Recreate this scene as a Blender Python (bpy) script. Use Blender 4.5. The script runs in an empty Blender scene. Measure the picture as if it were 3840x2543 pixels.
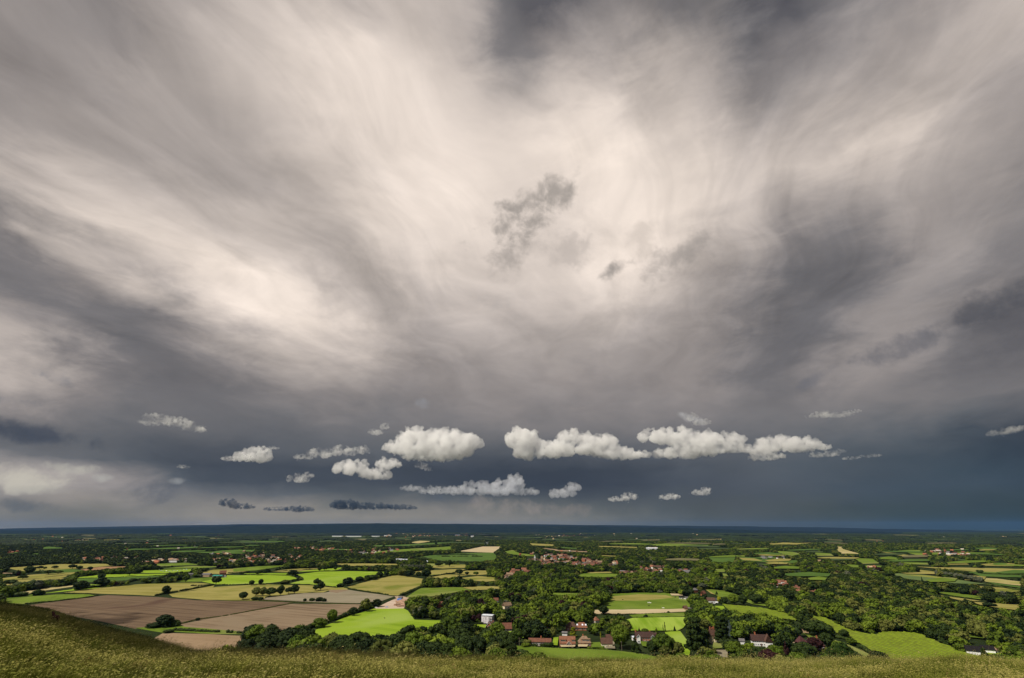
import bpy, bmesh, math, random
import numpy as np
from mathutils import Vector, Matrix
rng = np.random.default_rng(7); random.seed(7)
S = bpy.context.scene
COL = S.collection
PI = math.pi
# ------------------------------------------------------------------ camera
H = 100.0                      # eye height above the plain
LENS, SENS = 17.0, 36.0
PITCH = math.radians(21.39)
FS = LENS/SENS*3840.0
F = np.array([0, math.cos(PITCH), math.sin(PITCH)]); U = np.array([0, -math.sin(PITCH), math.cos(PITCH)]); Rv = np.array([1.0, 0, 0])
cam = bpy.data.cameras.new('camera'); cam.lens = LENS; cam.sensor_width = SENS; cam.sensor_fit = 'HORIZONTAL'
cam.clip_start = 0.5; cam.clip_end = 200000
co = bpy.data.objects.new('camera', cam); COL.objects.link(co)
co.location = (0, 0, H); co.rotation_euler = (PI/2+PITCH, 0, 0); S.camera = co
def ray(x, y):                 # direction through a point of the survey photograph
    d = F + Rv*((x-1920)/FS) + U*((1271.5-y)/FS)
    return d/np.linalg.norm(d)
def ground(x, y, z=0.0, far=30000.0):
    d = ray(x, y); t = (z-H)/d[2] if d[2] < -1e-6 else far
    if t > far or t < 0: t = far
    return np.array([d[0]*t, d[1]*t, z])
def proj(P):                   # world points -> survey coordinates
    P = np.atleast_2d(P); Q = P - np.array([0, 0, H])
    w = Q@F; w = np.where(w < 1e-3, 1e-3, w)
    return np.stack([1920 + FS*(Q@Rv)/w, 1271.5 - FS*(Q@U)/w], 1)
REG = {'A': (0, 1900, 2.368), 'B': (900, 1900, 2.368), 'C': (1700, 1900, 2.368), 'D': (2500, 1900, 2.438), 'E': (3000, 1900, 2.438), 'V': (0, 0, 1/1.6216)}
def src(reg, X, Y):
    x0, y0, s = REG[reg]; return x0+X/s, y0+Y/s
def G(reg, X, Y, z=0.0): return ground(*src(reg, X, Y), z)
def mpp(p):                    # metres per survey pixel at a world point
    return float((np.asarray(p)-np.array([0, 0, H]))@F)/FS
# ------------------------------------------------------------------ tags
def tag(o, label=None, cat=None, group=None, kind=None):
    for k, v in (('label', label), ('category', cat), ('group', group), ('kind', kind)):
        if v: o[k] = v
    return o
def obj(name, me, mat=None, parent=None, loc=None, rz=0.0):
    o = bpy.data.objects.new(name, me); COL.objects.link(o)
    if mat is not None and me is not None and not me.materials:
        for m in (mat if isinstance(mat, (list, tuple)) else [mat]): me.materials.append(m)
    if parent: o.parent = parent
    if loc is not None: o.location = tuple(float(v) for v in loc)
    if rz: o.rotation_euler = (0, 0, rz)
    return o
def empty(name, loc, rz=0.0):
    o = bpy.data.objects.new(name, None); COL.objects.link(o); o.location = tuple(float(v) for v in loc); o.rotation_euler = (0, 0, rz); return o
def meshd(name, V, Fc, smooth=False):
    me = bpy.data.meshes.new(name)
    V = np.asarray(V, float)
    if isinstance(Fc, np.ndarray):
        n, k = Fc.shape
        me.vertices.add(len(V)); me.vertices.foreach_set('co', V.astype(np.float32).ravel())
        me.loops.add(n*k); me.loops.foreach_set('vertex_index', Fc.astype(np.int32).ravel())
        me.polygons.add(n); me.polygons.foreach_set('loop_start', np.arange(0, n*k, k, dtype=np.int32))
        me.update(calc_edges=True); me.validate()
    else:
        me.from_pydata([tuple(v) for v in V], [], [tuple(f) for f in Fc]); me.update()
    if smooth: me.polygons.foreach_set('use_smooth', [True]*len(me.polygons))
    return me
class MB:                      # collects simple solids into one mesh
    def __init__(s): s.V, s.F = [], []
    def add(s, V, Fc):
        n = len(s.V); s.V += [tuple(v) for v in V]; s.F += [tuple(i+n for i in f) for f in Fc]; return s
    def box(s, x0, x1, y0, y1, z0, z1):
        return s.add([(x0,y0,z0),(x1,y0,z0),(x1,y1,z0),(x0,y1,z0),(x0,y0,z1),(x1,y0,z1),(x1,y1,z1),(x0,y1,z1)],
                     [(0,3,2,1),(4,5,6,7),(0,1,5,4),(1,2,6,5),(2,3,7,6),(3,0,4,7)])
    def tube(s, p, q, r0, r1=None, n=6):
        r1 = r0 if r1 is None else r1
        p, q = Vector(p), Vector(q); d = (q-p).normalized(); a = d.orthogonal().normalized(); b = d.cross(a)
        V = [p+(a*math.cos(2*PI*i/n)+b*math.sin(2*PI*i/n))*r0 for i in range(n)]+[q+(a*math.cos(2*PI*i/n)+b*math.sin(2*PI*i/n))*r1 for i in range(n)]
        return s.add(V, [(i, (i+1)%n, n+(i+1)%n, n+i) for i in range(n)]+[tuple(range(n-1, -1, -1)), tuple(range(n, 2*n))])
    def ell(s, c, r, n=8, m=5):
        V = [(c[0], c[1], c[2]-r[2])]; 
        for j in range(1, m):
            t = -PI/2+PI*j/m
            for i in range(n): V.append((c[0]+r[0]*math.cos(t)*math.cos(2*PI*i/n), c[1]+r[1]*math.cos(t)*math.sin(2*PI*i/n), c[2]+r[2]*math.sin(t)))
        V.append((c[0], c[1], c[2]+r[2])); Fc = [(0, 1+(i+1)%n, 1+i) for i in range(n)]
        for j in range(m-2):
            for i in range(n): a = 1+j*n; Fc.append((a+i, a+(i+1)%n, a+n+(i+1)%n, a+n+i))
        a = 1+(m-2)*n; Fc += [(a+i, a+(i+1)%n, len(V)-1) for i in range(n)]
        return s.add(V, Fc)
    def me(s, name, smooth=False): return meshd(name, s.V, s.F, smooth)
# ------------------------------------------------------------------ materials
class NT:                      # tiny node helper
    def __init__(s, tree): s.t = tree; s.n = tree.nodes; s.l = tree.links
    def __call__(s, typ, ins=None, **props):
        nd = s.n.new(typ)
        for k, v in props.items(): setattr(nd, k, v)
        for k, v in (ins or {}).items():
            if isinstance(k, str) and k not in nd.inputs: continue
            i = nd.inputs[k]
            if isinstance(v, bpy.types.NodeSocket): s.l.new(v, i)
            else: i.default_value = v
        return nd
    def math(s, op, a, b=0.0, c=None, clamp=False):
        ins = {0: a, 1: b}
        if c is not None: ins[2] = c
        nd = s('ShaderNodeMath', ins, operation=op); nd.use_clamp = clamp; return nd.outputs[0]
    def ss(s, v, a, b, lo=0.0, hi=1.0, mode='SMOOTHSTEP'):
        return s('ShaderNodeMapRange', {0: v, 1: a, 2: b, 3: lo, 4: hi}, interpolation_type=mode, clamp=True).outputs[0]
    def mix(s, f, a, b, bt='MIX'):
        nd = s.n.new('ShaderNodeMix'); nd.data_type = 'RGBA'; nd.blend_type = bt; nd.clamp_factor = True
        for k, v in ((0, f), (6, a), (7, b)):
            if isinstance(v, bpy.types.NodeSocket): s.l.new(v, nd.inputs[k])
            else: nd.inputs[k].default_value = v if k == 0 else (*v[:3], 1)
        return nd.outputs[2]
    def noise(s, vec, scale, detail=4, rough=0.5, dim='3D', dist=0.0):
        return s('ShaderNodeTexNoise', {'Vector': vec, 'Scale': scale, 'Detail': detail, 'Roughness': rough, 'Distortion': dist}, noise_dimensions=dim).outputs[0]
def new_mat(name, rough=0.9, spec=0.2):
    m = bpy.data.materials.new(name); m.use_nodes = True; t = NT(m.node_tree)
    b = m.node_tree.nodes['Principled BSDF']; b.inputs['Roughness'].default_value = rough; b.inputs['Specular IOR Level'].default_value = spec
    return m, t, b
def vmul(c, k): return tuple(v*k for v in c[:3])
MATS = {}
def plain(name, col, rough=0.8, spec=0.3, var=0.15, scale=0.6):
    if name in MATS: return MATS[name]
    m, t, b = new_mat(name, rough, spec)
    tc = t('ShaderNodeTexCoord').outputs['Object']
    n = t.noise(tc, scale, 4, 0.6)
    t.l.new(t.mix(t.ss(n, 0.3, 0.7), vmul(col, 1-var), vmul(col, 1+var)), b.inputs['Base Color'])
    MATS[name] = m; return m
def srgb(r, g, b):
    f = lambda c: (c/255/12.92) if c <= 10 else ((c/255+0.055)/1.055)**2.4
    return (f(r), f(g), f(b))
KA = 0.76
def field_mat(name, a, b2, stripe=0.0, sdir=0.0, sper=6.0, patch=None):
    a, b2, patch = vmul(a, KA), vmul(b2, KA), vmul(patch, KA) if patch else None
    """a and b2: the two tones of the sward or soil; stripe: strength of the drilled or mown lines."""
    m, t, b = new_mat(name, 0.95, 0.05)
    pos = t('ShaderNodeNewGeometry').outputs['Position']
    big = t.noise(pos, 0.012, 5, 0.6, dist=0.6); fine = t.noise(pos, 0.35, 5, 0.75)
    st = t('ShaderNodeVectorRotate', {'Vector': pos, 'Angle': sdir}, rotation_type='Z_AXIS').outputs[0]
    st = t('ShaderNodeMapping', {'Vector': st, 'Scale': (0.004, 1.0/sper, 1.0)}).outputs[0]
    streak = t.noise(st, 1.0, 3, 0.6)
    f = t.math('ADD', t.math('MULTIPLY', t.ss(big, 0.35, 0.65), 0.5), t.math('MULTIPLY', t.ss(streak, 0.35, 0.65), 0.5*stripe+0.12))
    f = t.math('ADD', f, t.math('MULTIPLY', fine, 0.45), clamp=True)
    c = t.mix(t.math('SUBTRACT', f, 0.1, clamp=True), a, b2)
    if patch:
        pn = t.noise(pos, 0.006, 3, 0.55, dist=1.0); c = t.mix(t.ss(pn, 0.52, 0.68), c, patch)
    t.l.new(c, b.inputs['Base Color'])
    bmp = t('ShaderNodeBump', {'Height': t.noise(pos, 0.8, 4, 0.7), 'Strength': 0.6, 'Distance': 0.6}); t.l.new(bmp.outputs[0], b.inputs['Normal'])
    return m
def leaf_mat(name, dark, light, trans=0.0):
    dark, light = vmul(dark, KA*.85), vmul(light, KA)
    m, t, b = new_mat(name, 0.75, 0.15)
    rnd = t('ShaderNodeObjectInfo').outputs['Random']
    pos = t('ShaderNodeNewGeometry').outputs['Position']
    big = t.noise(pos, 0.004, 3, 0.5); clump = t.noise(pos, 0.45, 3, 0.65)
    f = t.math('ADD', t.math('MULTIPLY', rnd, 0.72), t.math('MULTIPLY', t.ss(big, 0.35, 0.65), 0.25))
    f = t.math('ADD', f, t.math('MULTIPLY', t.ss(clump, 0.3, 0.7), 0.3), clamp=True)
    t.l.new(t.mix(t.ss(f, 0.15, 1.15, mode='LINEAR'), dark, light), b.inputs['Base Color'])
    return m
# ------------------------------------------------------------------ sky (world) : storm deck seen from the hill
SUN_EL = math.radians(52); SUN_H = np.array([-0.87, -0.50]); SUN_H = SUN_H/np.linalg.norm(SUN_H)
SUN = np.array([SUN_H[0]*math.cos(SUN_EL), SUN_H[1]*math.cos(SUN_EL), math.sin(SUN_EL)])
GY = [0, 80, 160, 240, 320, 400, 480, 560, 640, 720, 800, 880, 940, 1000, 1050, 1090, 1130, 1165, 1195, 1222]
GL = """150 140 135 148 160 172 185 178 155 155 178 160 100 85 102 100 112 125 72 95 115 140 160 178 188
148 145 148 155 165 178 192 200 212 212 190 175 105 150 165 160 168 160 92 118 142 165 182 185 182
150 152 158 165 172 182 195 210 215 210 200 185 130 175 205 185 175 150 125 135 155 170 178 165 150
160 158 158 160 164 172 182 200 222 218 208 200 190 215 228 205 185 165 145 150 185 200 185 160 150
195 188 172 165 162 168 176 192 210 215 212 208 210 230 230 215 215 195 180 200 220 195 175 160 150
190 215 208 188 170 164 174 188 203 215 218 215 212 218 222 220 222 208 195 200 190 172 160 145 135
130 185 215 225 205 190 185 180 195 215 218 215 205 205 218 228 218 200 178 150 140 150 148 138 128
105 130 170 205 225 230 215 185 178 200 215 212 205 205 222 230 208 175 145 120 124 150 142 130 118
115 105 115 150 190 235 238 225 180 172 195 205 205 205 215 208 178 155 128 105 112 145 140 126 112
160 130 105 110 130 175 215 230 215 175 165 175 185 190 190 175 160 145 110 96 132 148 128 104 88
190 165 115 105 110 130 165 200 200 175 150 155 160 165 160 150 148 132 98 108 156 140 118 100 92
180 165 135 110 105 108 125 155 165 150 140 140 145 150 140 135 148 135 102 122 148 132 120 112 118
150 140 128 120 112 108 110 116 126 128 128 132 136 136 134 130 132 128 120 125 125 120 115 110 95
78 94 108 104 102 100 100 102 106 112 116 116 118 118 118 116 114 112 110 108 105 98 88 75 65
124 110 90 86 82 80 88 94 98 97 94 88 88 88 88 90 95 95 92 90 85 80 78 72 62
170 165 150 120 88 70 68 70 72 72 70 68 66 66 68 72 80 88 92 88 82 80 78 74 70
150 152 150 140 110 100 92 80 78 78 70 68 66 64 68 74 80 82 85 85 82 80 78 75 72
115 125 140 135 110 130 135 125 105 110 120 110 98 90 92 88 84 84 84 84 80 78 76 74 70
130 110 108 125 130 135 138 135 130 135 130 132 125 115 110 98 88 84 82 82 78 76 74 70 66
120 110 108 120 122 125 128 128 125 125 125 125 120 115 108 96 88 84 82 80 76 74 72 68 64"""
GL = np.array([[float(v) for v in r.split()] for r in GL.split('\n')])
def sky_rgb(vx, vy):
    cx = min(max(vx/98.667, 0), 23.999); i = int(cx); fx = cx-i
    vy = min(max(vy, 0), 1221.9); j = max(k for k in range(19) if GY[k] <= vy); fy = (vy-GY[j])/(GY[j+1]-GY[j])
    L = (GL[j, i]*(1-fx)+GL[j, i+1]*fx)*(1-fy)+(GL[j+1, i]*(1-fx)+GL[j+1, i+1]*fx)*fy
    r = L+np.interp(L, [60, 110, 150, 235], [0, 2, 7, 13]); b = L-np.interp(L, [60, 110, 150, 235], [-8, -2, 4, 15]); g = L-np.interp(L, [100, 235], [0, 2])
    w = np.clip((vy-880)/200, 0, 1)*np.clip((140-L)/50, 0, 1)
    r -= 6*w; b += 4*w; g += 1*w
    w2 = w*np.clip((vx-1700)/500, 0, 1); r -= 6*w2; b += 1*w2; g += 0*w2
    w4 = np.clip((vy-1130)/80, 0, 1); r += 5*w4; g += 3*w4; b -= 10*w4; k4 = w4*np.clip((vx-1500)/500, 0, 1); r -= 7*k4; g -= 8*k4; b -= 14*k4
    w3 = np.clip((vy-1000)/100, 0, 1)*np.clip((L-120)/40, 0, 1); g += 2*w3; b += 2*w3
    return srgb(r, g, b)
AZ0, AZ1, NAZ = -64.0, 64.0, 32
ELS = [-3, 0, 1.1, 2.2, 3.4, 4.6, 6, 7.5, 9, 11, 13.5, 16.5, 19.5, 23, 27, 31, 35, 39, 43, 48, 53, 58, 66, 90]
def dir_v(az, el):
    a, e = math.radians(az), math.radians(el)
    d = np.array([math.sin(a)*math.cos(e), math.cos(a)*math.cos(e), math.sin(e)])
    w = d@F
    if w < 0.12: w = 0.12
    return (1920+FS*(d@Rv)/w)/1.6216, (1271.5-FS*(d@U)/w)/1.6216
W = bpy.data.worlds.new('World'); S.world = W; W.use_nodes = True
t = NT(W.node_tree); t.n.clear()
D = t('ShaderNodeTexCoord').outputs['Generated']
sx, sy, sz = (lambda o: (o[0], o[1], o[2]))(t('ShaderNodeSeparateXYZ', {0: D}).outputs)
az = t.math('MULTIPLY', t.math('ARCTAN2', sx, sy), 57.29578)
el = t.math('MULTIPLY', t.math('ARCSINE', sz), 57.29578)
zz = t.math('ADD', t.math('MAXIMUM', sz, 0.0), 0.09)
deck = t('ShaderNodeCombineXYZ', {0: t.math('DIVIDE', sx, zz), 1: t.math('DIVIDE', sy, zz), 2: 0.0}).outputs[0]
wv = t('ShaderNodeTexNoise', {'Vector': deck, 'Scale': 0.9, 'Detail': 2, 'Roughness': 0.5}, noise_dimensions='2D').outputs[1]
wv = t('ShaderNodeVectorMath', {0: t('ShaderNodeVectorMath', {0: wv, 1: (0.5, 0.5, 0.5)}, operation='SUBTRACT').outputs[0], 1: (0.62, 0.62, 0)}, operation='MULTIPLY').outputs[0]
deckw = t('ShaderNodeVectorMath', {0: deck, 1: wv}, operation='ADD').outputs[0]
rot = t('ShaderNodeVectorRotate', {'Vector': deckw, 'Angle': math.radians(15)}, rotation_type='Z_AXIS').outputs[0]
st1 = t('ShaderNodeMapping', {'Vector': rot, 'Scale': (2.5, 0.65, 1)}).outputs[0]
st2 = t('ShaderNodeMapping', {'Vector': rot, 'Scale': (6.8, 2.4, 1), 'Location': (3.1, 7.7, 0)}).outputs[0]
n1 = t('ShaderNodeTexNoise', {'Vector': st1, 'Scale': 1.0, 'Detail': 5, 'Roughness': 0.5, 'Distortion': 0.35}, noise_dimensions='2D')
n2 = t.noise(st2, 1.0, 6, 0.58, '2D', 0.5)
n3 = t.noise(deckw, 2.6, 6, 0.6, '2D', 0.4)
n1c = t('ShaderNodeSeparateColor', {0: n1.outputs[1]}).outputs
hi = t.ss(el, 5, 30)
dirn = t('ShaderNodeTexNoise', {'Vector': t('ShaderNodeMapping', {'Vector': D, 'Scale': (9, 9, 22)}).outputs[0], 'Scale': 1.0, 'Detail': 6, 'Roughness': 0.6, 'Distortion': 0.3})
dn = t('ShaderNodeSeparateColor', {0: dirn.outputs[1]}).outputs
azw = t.math('ADD', az, t.math('MULTIPLY', t.math('SUBTRACT', n1c[1], 0.5), t.math('MULTIPLY', hi, 11.0)))
azw = t.math('ADD', azw, t.math('MULTIPLY', t.math('SUBTRACT', dn[0], 0.5), 12.0))
elw = t.math('ADD', el, t.math('MULTIPLY', t.math('SUBTRACT', n1c[2], 0.5), t.math('MULTIPLY', hi, 9.0)))
elw = t.math('ADD', elw, t.math('MULTIPLY', t.math('SUBTRACT', dn[1], 0.5), t.ss(el, 0, 20, 1.6, 6)))
u = t.ss(azw, AZ0, AZ1, mode='LINEAR')
cur = None
for k, e in enumerate(ELS):
    rp = t('ShaderNodeValToRGB', {0: u}); cr = rp.color_ramp; cr.interpolation = 'CARDINAL'
    while len(cr.elements) < NAZ: cr.elements.new(0.5)
    for i in range(NAZ): cr.elements[i].position = i/(NAZ-1)
    for i in range(NAZ):
        c = sky_rgb(*dir_v(AZ0+(AZ1-AZ0)*i/(NAZ-1), e)); cr.elements[i].color = (*c, 1)
    cur = rp.outputs[0] if cur is None else t.mix(t.ss(elw, ELS[k-1], e, mode='LINEAR'), cur, rp.outputs[0])
# cloud relief: streaks of the deck and finer wisps
rel = t.math('ADD', t.math('MULTIPLY', t.math('SUBTRACT', n1.outputs[0], 0.5), 0.7), t.math('MULTIPLY', t.math('SUBTRACT', n2, 0.5), 0.44))
rel = t.math('ADD', t.math('MULTIPLY', rel, hi), t.math('ADD', t.math('ADD', 1.0, t.math('MULTIPLY', t.math('SUBTRACT', n3, 0.5), t.ss(el, 6, 25, 0, .42))), t.math('MULTIPLY', t.math('SUBTRACT', dn[2], 0.5), t.ss(el, 4, 25, .3, .0))))
cur = t.mix(1.0, cur, t('ShaderNodeCombineColor', {0: rel, 1: rel, 2: rel}).outputs[0], 'MULTIPLY')
# torn scud clouds under the deck: centre az, el, radii, tilt, shade
def V2ae(vx, vy):
    d = ray(vx*1.6216, vy*1.6216); return math.degrees(math.atan2(d[0], d[1])), math.degrees(math.asin(d[2]))
scud = t('ShaderNodeTexNoise', {'Vector': D, 'Scale': 21.0, 'Detail': 7, 'Roughness': 0.6, 'Distortion': 0.15}).outputs[0]
SCUD = [  # V x, V y, rx px, ry px, tilt deg, colour, threshold
 (1225, 485, 130, 72, 28, (150, 143, 137), 0.44, 0.8), (1180, 560, 95, 62, 60, (160, 152, 146), 0.46, 0.7), (1300, 575, 100, 60, -10, (182, 172, 165), 0.47, 0.6),
 (1405, 632, 75, 20, 22, (120, 116, 114), 0.47, 0.7), (1560, 605, 120, 46, 20, (140, 134, 130), 0.47, 0.55), (2075, 808, 170, 34, 8, (92, 94, 102), 0.45, 0.6), (1890, 875, 90, 16, 25, (106, 107, 114), 0.46, 0.55),
 (120, 872, 90, 16, -12, (125, 125, 130), 0.5, 0.7), (20, 925, 80, 14, -3, (105, 108, 118), 0.48, 0.7), (60, 1000, 220, 26, -9, (62, 70, 84), 0.40, 0.7),
 (1480, 560, 60, 50, 40, (200, 188, 178), 0.5, 0.5), (1140, 690, 70, 30, 0, (170, 165, 162), 0.5, 0.4), (2300, 700, 170, 46, 12, (74, 76, 84), 0.42, 0.6),
 (380, 1130, 70, 42, 20, (92, 96, 104), 0.46, 0.75), (1050, 1155, 70, 12, -5, (88, 94, 104), 0.47, 0.8), (975, 935, 36, 14, -10, (142, 142, 146), 0.5, 0.7),
 (1610, 975, 46, 14, -30, (180, 178, 176), 0.5, 0.9), (50, 1105, 120, 34, -5, (200, 194, 180), 0.42, 0.85), (150, 1082, 80, 18, 0, (190, 186, 174), 0.46, 0.7), (110, 1135, 90, 14, 0, (176, 172, 162), 0.46, 0.6), (240, 1106, 36, 12, 0, (176, 174, 168), 0.47, 0.8), (405, 1112, 30, 10, 0, (150, 152, 152), 0.47, 0.7),
 (60, 1170, 120, 18, 0, (84, 92, 100), 0.45, 0.6), (1160, 1172, 170, 24, 0, (146, 138, 130), 0.5, 0.75), (1330, 1180, 120, 18, 0, (138, 130, 122), 0.5, 0.6)]
for (vx, vy, rx, ry, tl, c, th, op) in SCUD:
    a0, e0 = V2ae(vx, vy); a1, e1 = V2ae(vx+rx, vy); a2, e2 = V2ae(vx, vy-ry)
    ra, re_ = max(abs(a1-a0), 0.3), max(abs(e2-e0), 0.3)
    da = t.math('MULTIPLY', t.math('SUBTRACT', az, a0), math.cos(math.radians(e0)) if False else 1.0); de = t.math('SUBTRACT', el, e0)
    cs, sn = math.cos(math.radians(tl)), math.sin(math.radians(tl))
    p = t.math('DIVIDE', t.math('ADD', t.math('MULTIPLY', da, cs), t.math('MULTIPLY', de, sn)), ra)
    q = t.math('DIVIDE', t.math('SUBTRACT', t.math('MULTIPLY', de, cs), t.math('MULTIPLY', da, sn)), re_)
    r2 = t.math('ADD', t.math('MULTIPLY', p, p), t.math('MULTIPLY', q, q))
    fld = t.math('SUBTRACT', t.math('ADD', scud, 0.2), t.math('MULTIPLY', r2, 0.2))
    m_ = t.math('MULTIPLY', t.ss(fld, th+0.04, th+0.34), op)
    cur = t.mix(m_, cur, srgb(*c))
nish = t('ShaderNodeTexSky'); nish.sky_type = 'NISHITA'; nish.sun_disc = False; nish.sun_elevation = SUN_EL
nish.sun_rotation = math.atan2(SUN[0], SUN[1]); nish.altitude = 200
# the deck is closed over the valley and breaks up behind the hill, where the blue shows
gap = t.math('MULTIPLY', t.ss(t.math('ABSOLUTE', az), 80, 130), 0.5)
bg1 = t('ShaderNodeBackground', {0: cur, 1: 1.0}); bg2 = t('ShaderNodeBackground', {0: nish.outputs[0], 1: 0.08})
ms = t('ShaderNodeMixShader', {0: gap, 1: bg1.outputs[0], 2: bg2.outputs[0]})
wo = t('ShaderNodeOutputWorld', {0: ms.outputs[0]})
W.cycles.sampling_method = 'MANUAL'; W.cycles.sample_map_resolution = 256
sun = bpy.data.lights.new('sun', 'SUN'); sun.energy = 5.0; sun.angle = math.radians(0.5); sun.color = (1.0, 0.93, 0.80)
so = bpy.data.objects.new('sun', sun); COL.objects.link(so); so.location = (-200, -60, 400)
so.rotation_euler = Vector(-SUN).to_track_quat('-Z', 'Y').to_euler()
S.view_settings.view_transform = 'Standard'; S.view_settings.look = 'None'; S.view_settings.exposure = 0; S.view_settings.gamma = 1
S.render.engine = 'CYCLES'
cy = S.cycles; cy.use_denoising = True; cy.max_bounces = 10; cy.diffuse_bounces = 2; cy.glossy_bounces = 1; cy.transmission_bounces = 0
cy.transparent_max_bounces = 8; cy.volume_bounces = 8; cy.use_adaptive_sampling = True; cy.adaptive_threshold = 0.01
# ------------------------------------------------------------------ land
def meshobj(name, V, Fc, mat, **kw):
    o = obj(name, meshd(name, V, Fc, kw.pop('smooth', False)), mat); return tag(o, **kw)
# plain (one sheet out to the horizon), soil and leaf litter under the woods
gm, t, b = new_mat('woodland_floor', 0.95, 0.02)
pos = t('ShaderNodeNewGeometry').outputs['Position']
far = t('ShaderNodeVectorMath', {0: pos}, operation='LENGTH').outputs[1]
nn = t.noise(t('ShaderNodeMapping', {'Vector': pos, 'Scale': (0.0022, 0.0042, 1)}).outputs[0], 1.0, 6, 0.62)
n2g = t.noise(pos, 0.02, 5, 0.7)
c = t.mix(t.ss(n2g, 0.35, 0.7), (0.014, 0.022, 0.008), (0.03, 0.042, 0.014))
c = t.mix(t.math('MULTIPLY', t.ss(nn, 0.62, 0.70), t.ss(far, 3500, 5000)), c, (0.07, 0.08, 0.035))
t.l.new(c, b.inputs['Base Color'])
xs = np.concatenate([np.linspace(-60000, -6000, 10)[:-1], np.linspace(-6000, 6000, 25), np.linspace(6000, 60000, 10)[1:]])
ys = np.concatenate([np.linspace(-8000, 6000, 15), np.linspace(6000, 64000, 12)[1:]])
X, Y = np.meshgrid(xs, ys); V = np.stack([X.ravel(), Y.ravel(), np.zeros(X.size)], 1)
nx, ny = len(xs), len(ys); I = np.arange(nx*ny).reshape(ny, nx)
Fq = np.stack([I[:-1, :-1].ravel(), I[:-1, 1:].ravel(), I[1:, 1:].ravel(), I[1:, :-1].ravel()], 1)
meshobj('ground', V, Fq, gm, kind='structure')
# ridges of the high ground at the far side of the plain: distance, half-depth, crest profile (V x, V y of the skyline)
def ridge(name, dist, prof, mat, bump, seed, deep=1500.0):
    r = np.random.default_rng(seed); n = 420
    vx = np.linspace(-500, 2900, n); hp = np.interp(vx, [p[0] for p in prof], [p[1] for p in prof])
    ph = r.uniform(0, 6.28, 8); wig = sum(np.sin(vx*0.004*(k+1)**1.4+ph[k])/(k+1) for k in range(8))
    rows = []
    for fr, hf in ((-1.0, 0.0), (-0.75, 0.16), (-0.5, 0.42), (-0.25, 0.78), (0.0, 1.0), (0.5, 0.9), (1.0, -0.02)):
        P = []
        for i in range(n):
            d = ray(vx[i]*1.6216, hp[i]*1.6216); k = (dist+fr*deep)/d[1]
            crest = H+d[2]/d[1]*dist+wig[i]*bump
            zz_ = crest*hf + (0.10*crest*math.sin(i*0.21*(1+fr)+seed)+0.06*crest*math.sin(i*0.057+fr*9) if 0 < abs(fr) < 1 else 0)
            P.append((d[0]*k, dist+fr*deep, max(zz_, -1.0)))
        rows.append(P)
    V = np.array(rows).reshape(-1, 3); I = np.arange(len(rows)*n).reshape(len(rows), n)
    Fq = np.stack([I[:-1, :-1].ravel(), I[:-1, 1:].ravel(), I[1:, 1:].ravel(), I[1:, :-1].ravel()], 1)
    return meshobj(name, V, Fq, mat, kind='structure', smooth=True), rows
def ridge_mat(name, a, b2, open_c, amount):
    m, t, b = new_mat(name, 0.95, 0.02); pos = t('ShaderNodeNewGeometry').outputs['Position']
    f = t.noise(pos, 0.006, 6, 0.7); g = t.noise(t('ShaderNodeMapping', {'Vector': pos, 'Scale': (0.0014, 0.004, 0.01)}).outputs[0], 1.0, 5, 0.6)
    c = t.mix(t.ss(f, 0.3, 0.7), a, b2); c = t.mix(t.ss(g, 0.70-amount, 0.76-amount), c, open_c)
    t.l.new(c, b.inputs['Base Color']); return m
rm = ridge_mat('ridge_woods', (0.006, 0.012, 0.013), (0.014, 0.022, 0.020), (0.055, 0.065, 0.05), 0.03)
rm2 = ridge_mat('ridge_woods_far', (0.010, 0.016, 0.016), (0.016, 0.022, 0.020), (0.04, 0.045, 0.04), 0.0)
ridge('low_ridge', 8200, [(0, 1240), (400, 1237), (900, 1234), (1400, 1235), (1700, 1242), (2368, 1246)], rm, 5, 3, 1100)
ridge('wooded_ridge', 13000, [(0, 1226), (300, 1222), (600, 1216), (850, 1212), (1100, 1213), (1400, 1217), (1650, 1222), (1900, 1230), (2368, 1236)], rm, 9, 5, 2200)
ridge('high_ridge', 19000, [(0, 1222), (200, 1219), (400, 1215.5), (840, 1210.5), (1100, 1211.5), (1400, 1213.5), (1700, 1217), (2000, 1222), (2368, 1230)], rm2, 9, 9, 2500)
ridge('distant_downs', 27000, [(0, 1222), (400, 1218), (470, 1209), (620, 1206.5), (780, 1206.5), (860, 1209), (950, 1216), (2368, 1228)], ridge_mat('haze_paled_downs', (0.13, 0.135, 0.13), (0.17, 0.17, 0.165), (0.2, 0.2, 0.19), 0.0), 8, 12, 2500)  # downs paled in their own colour to stand for distance haze
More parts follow.
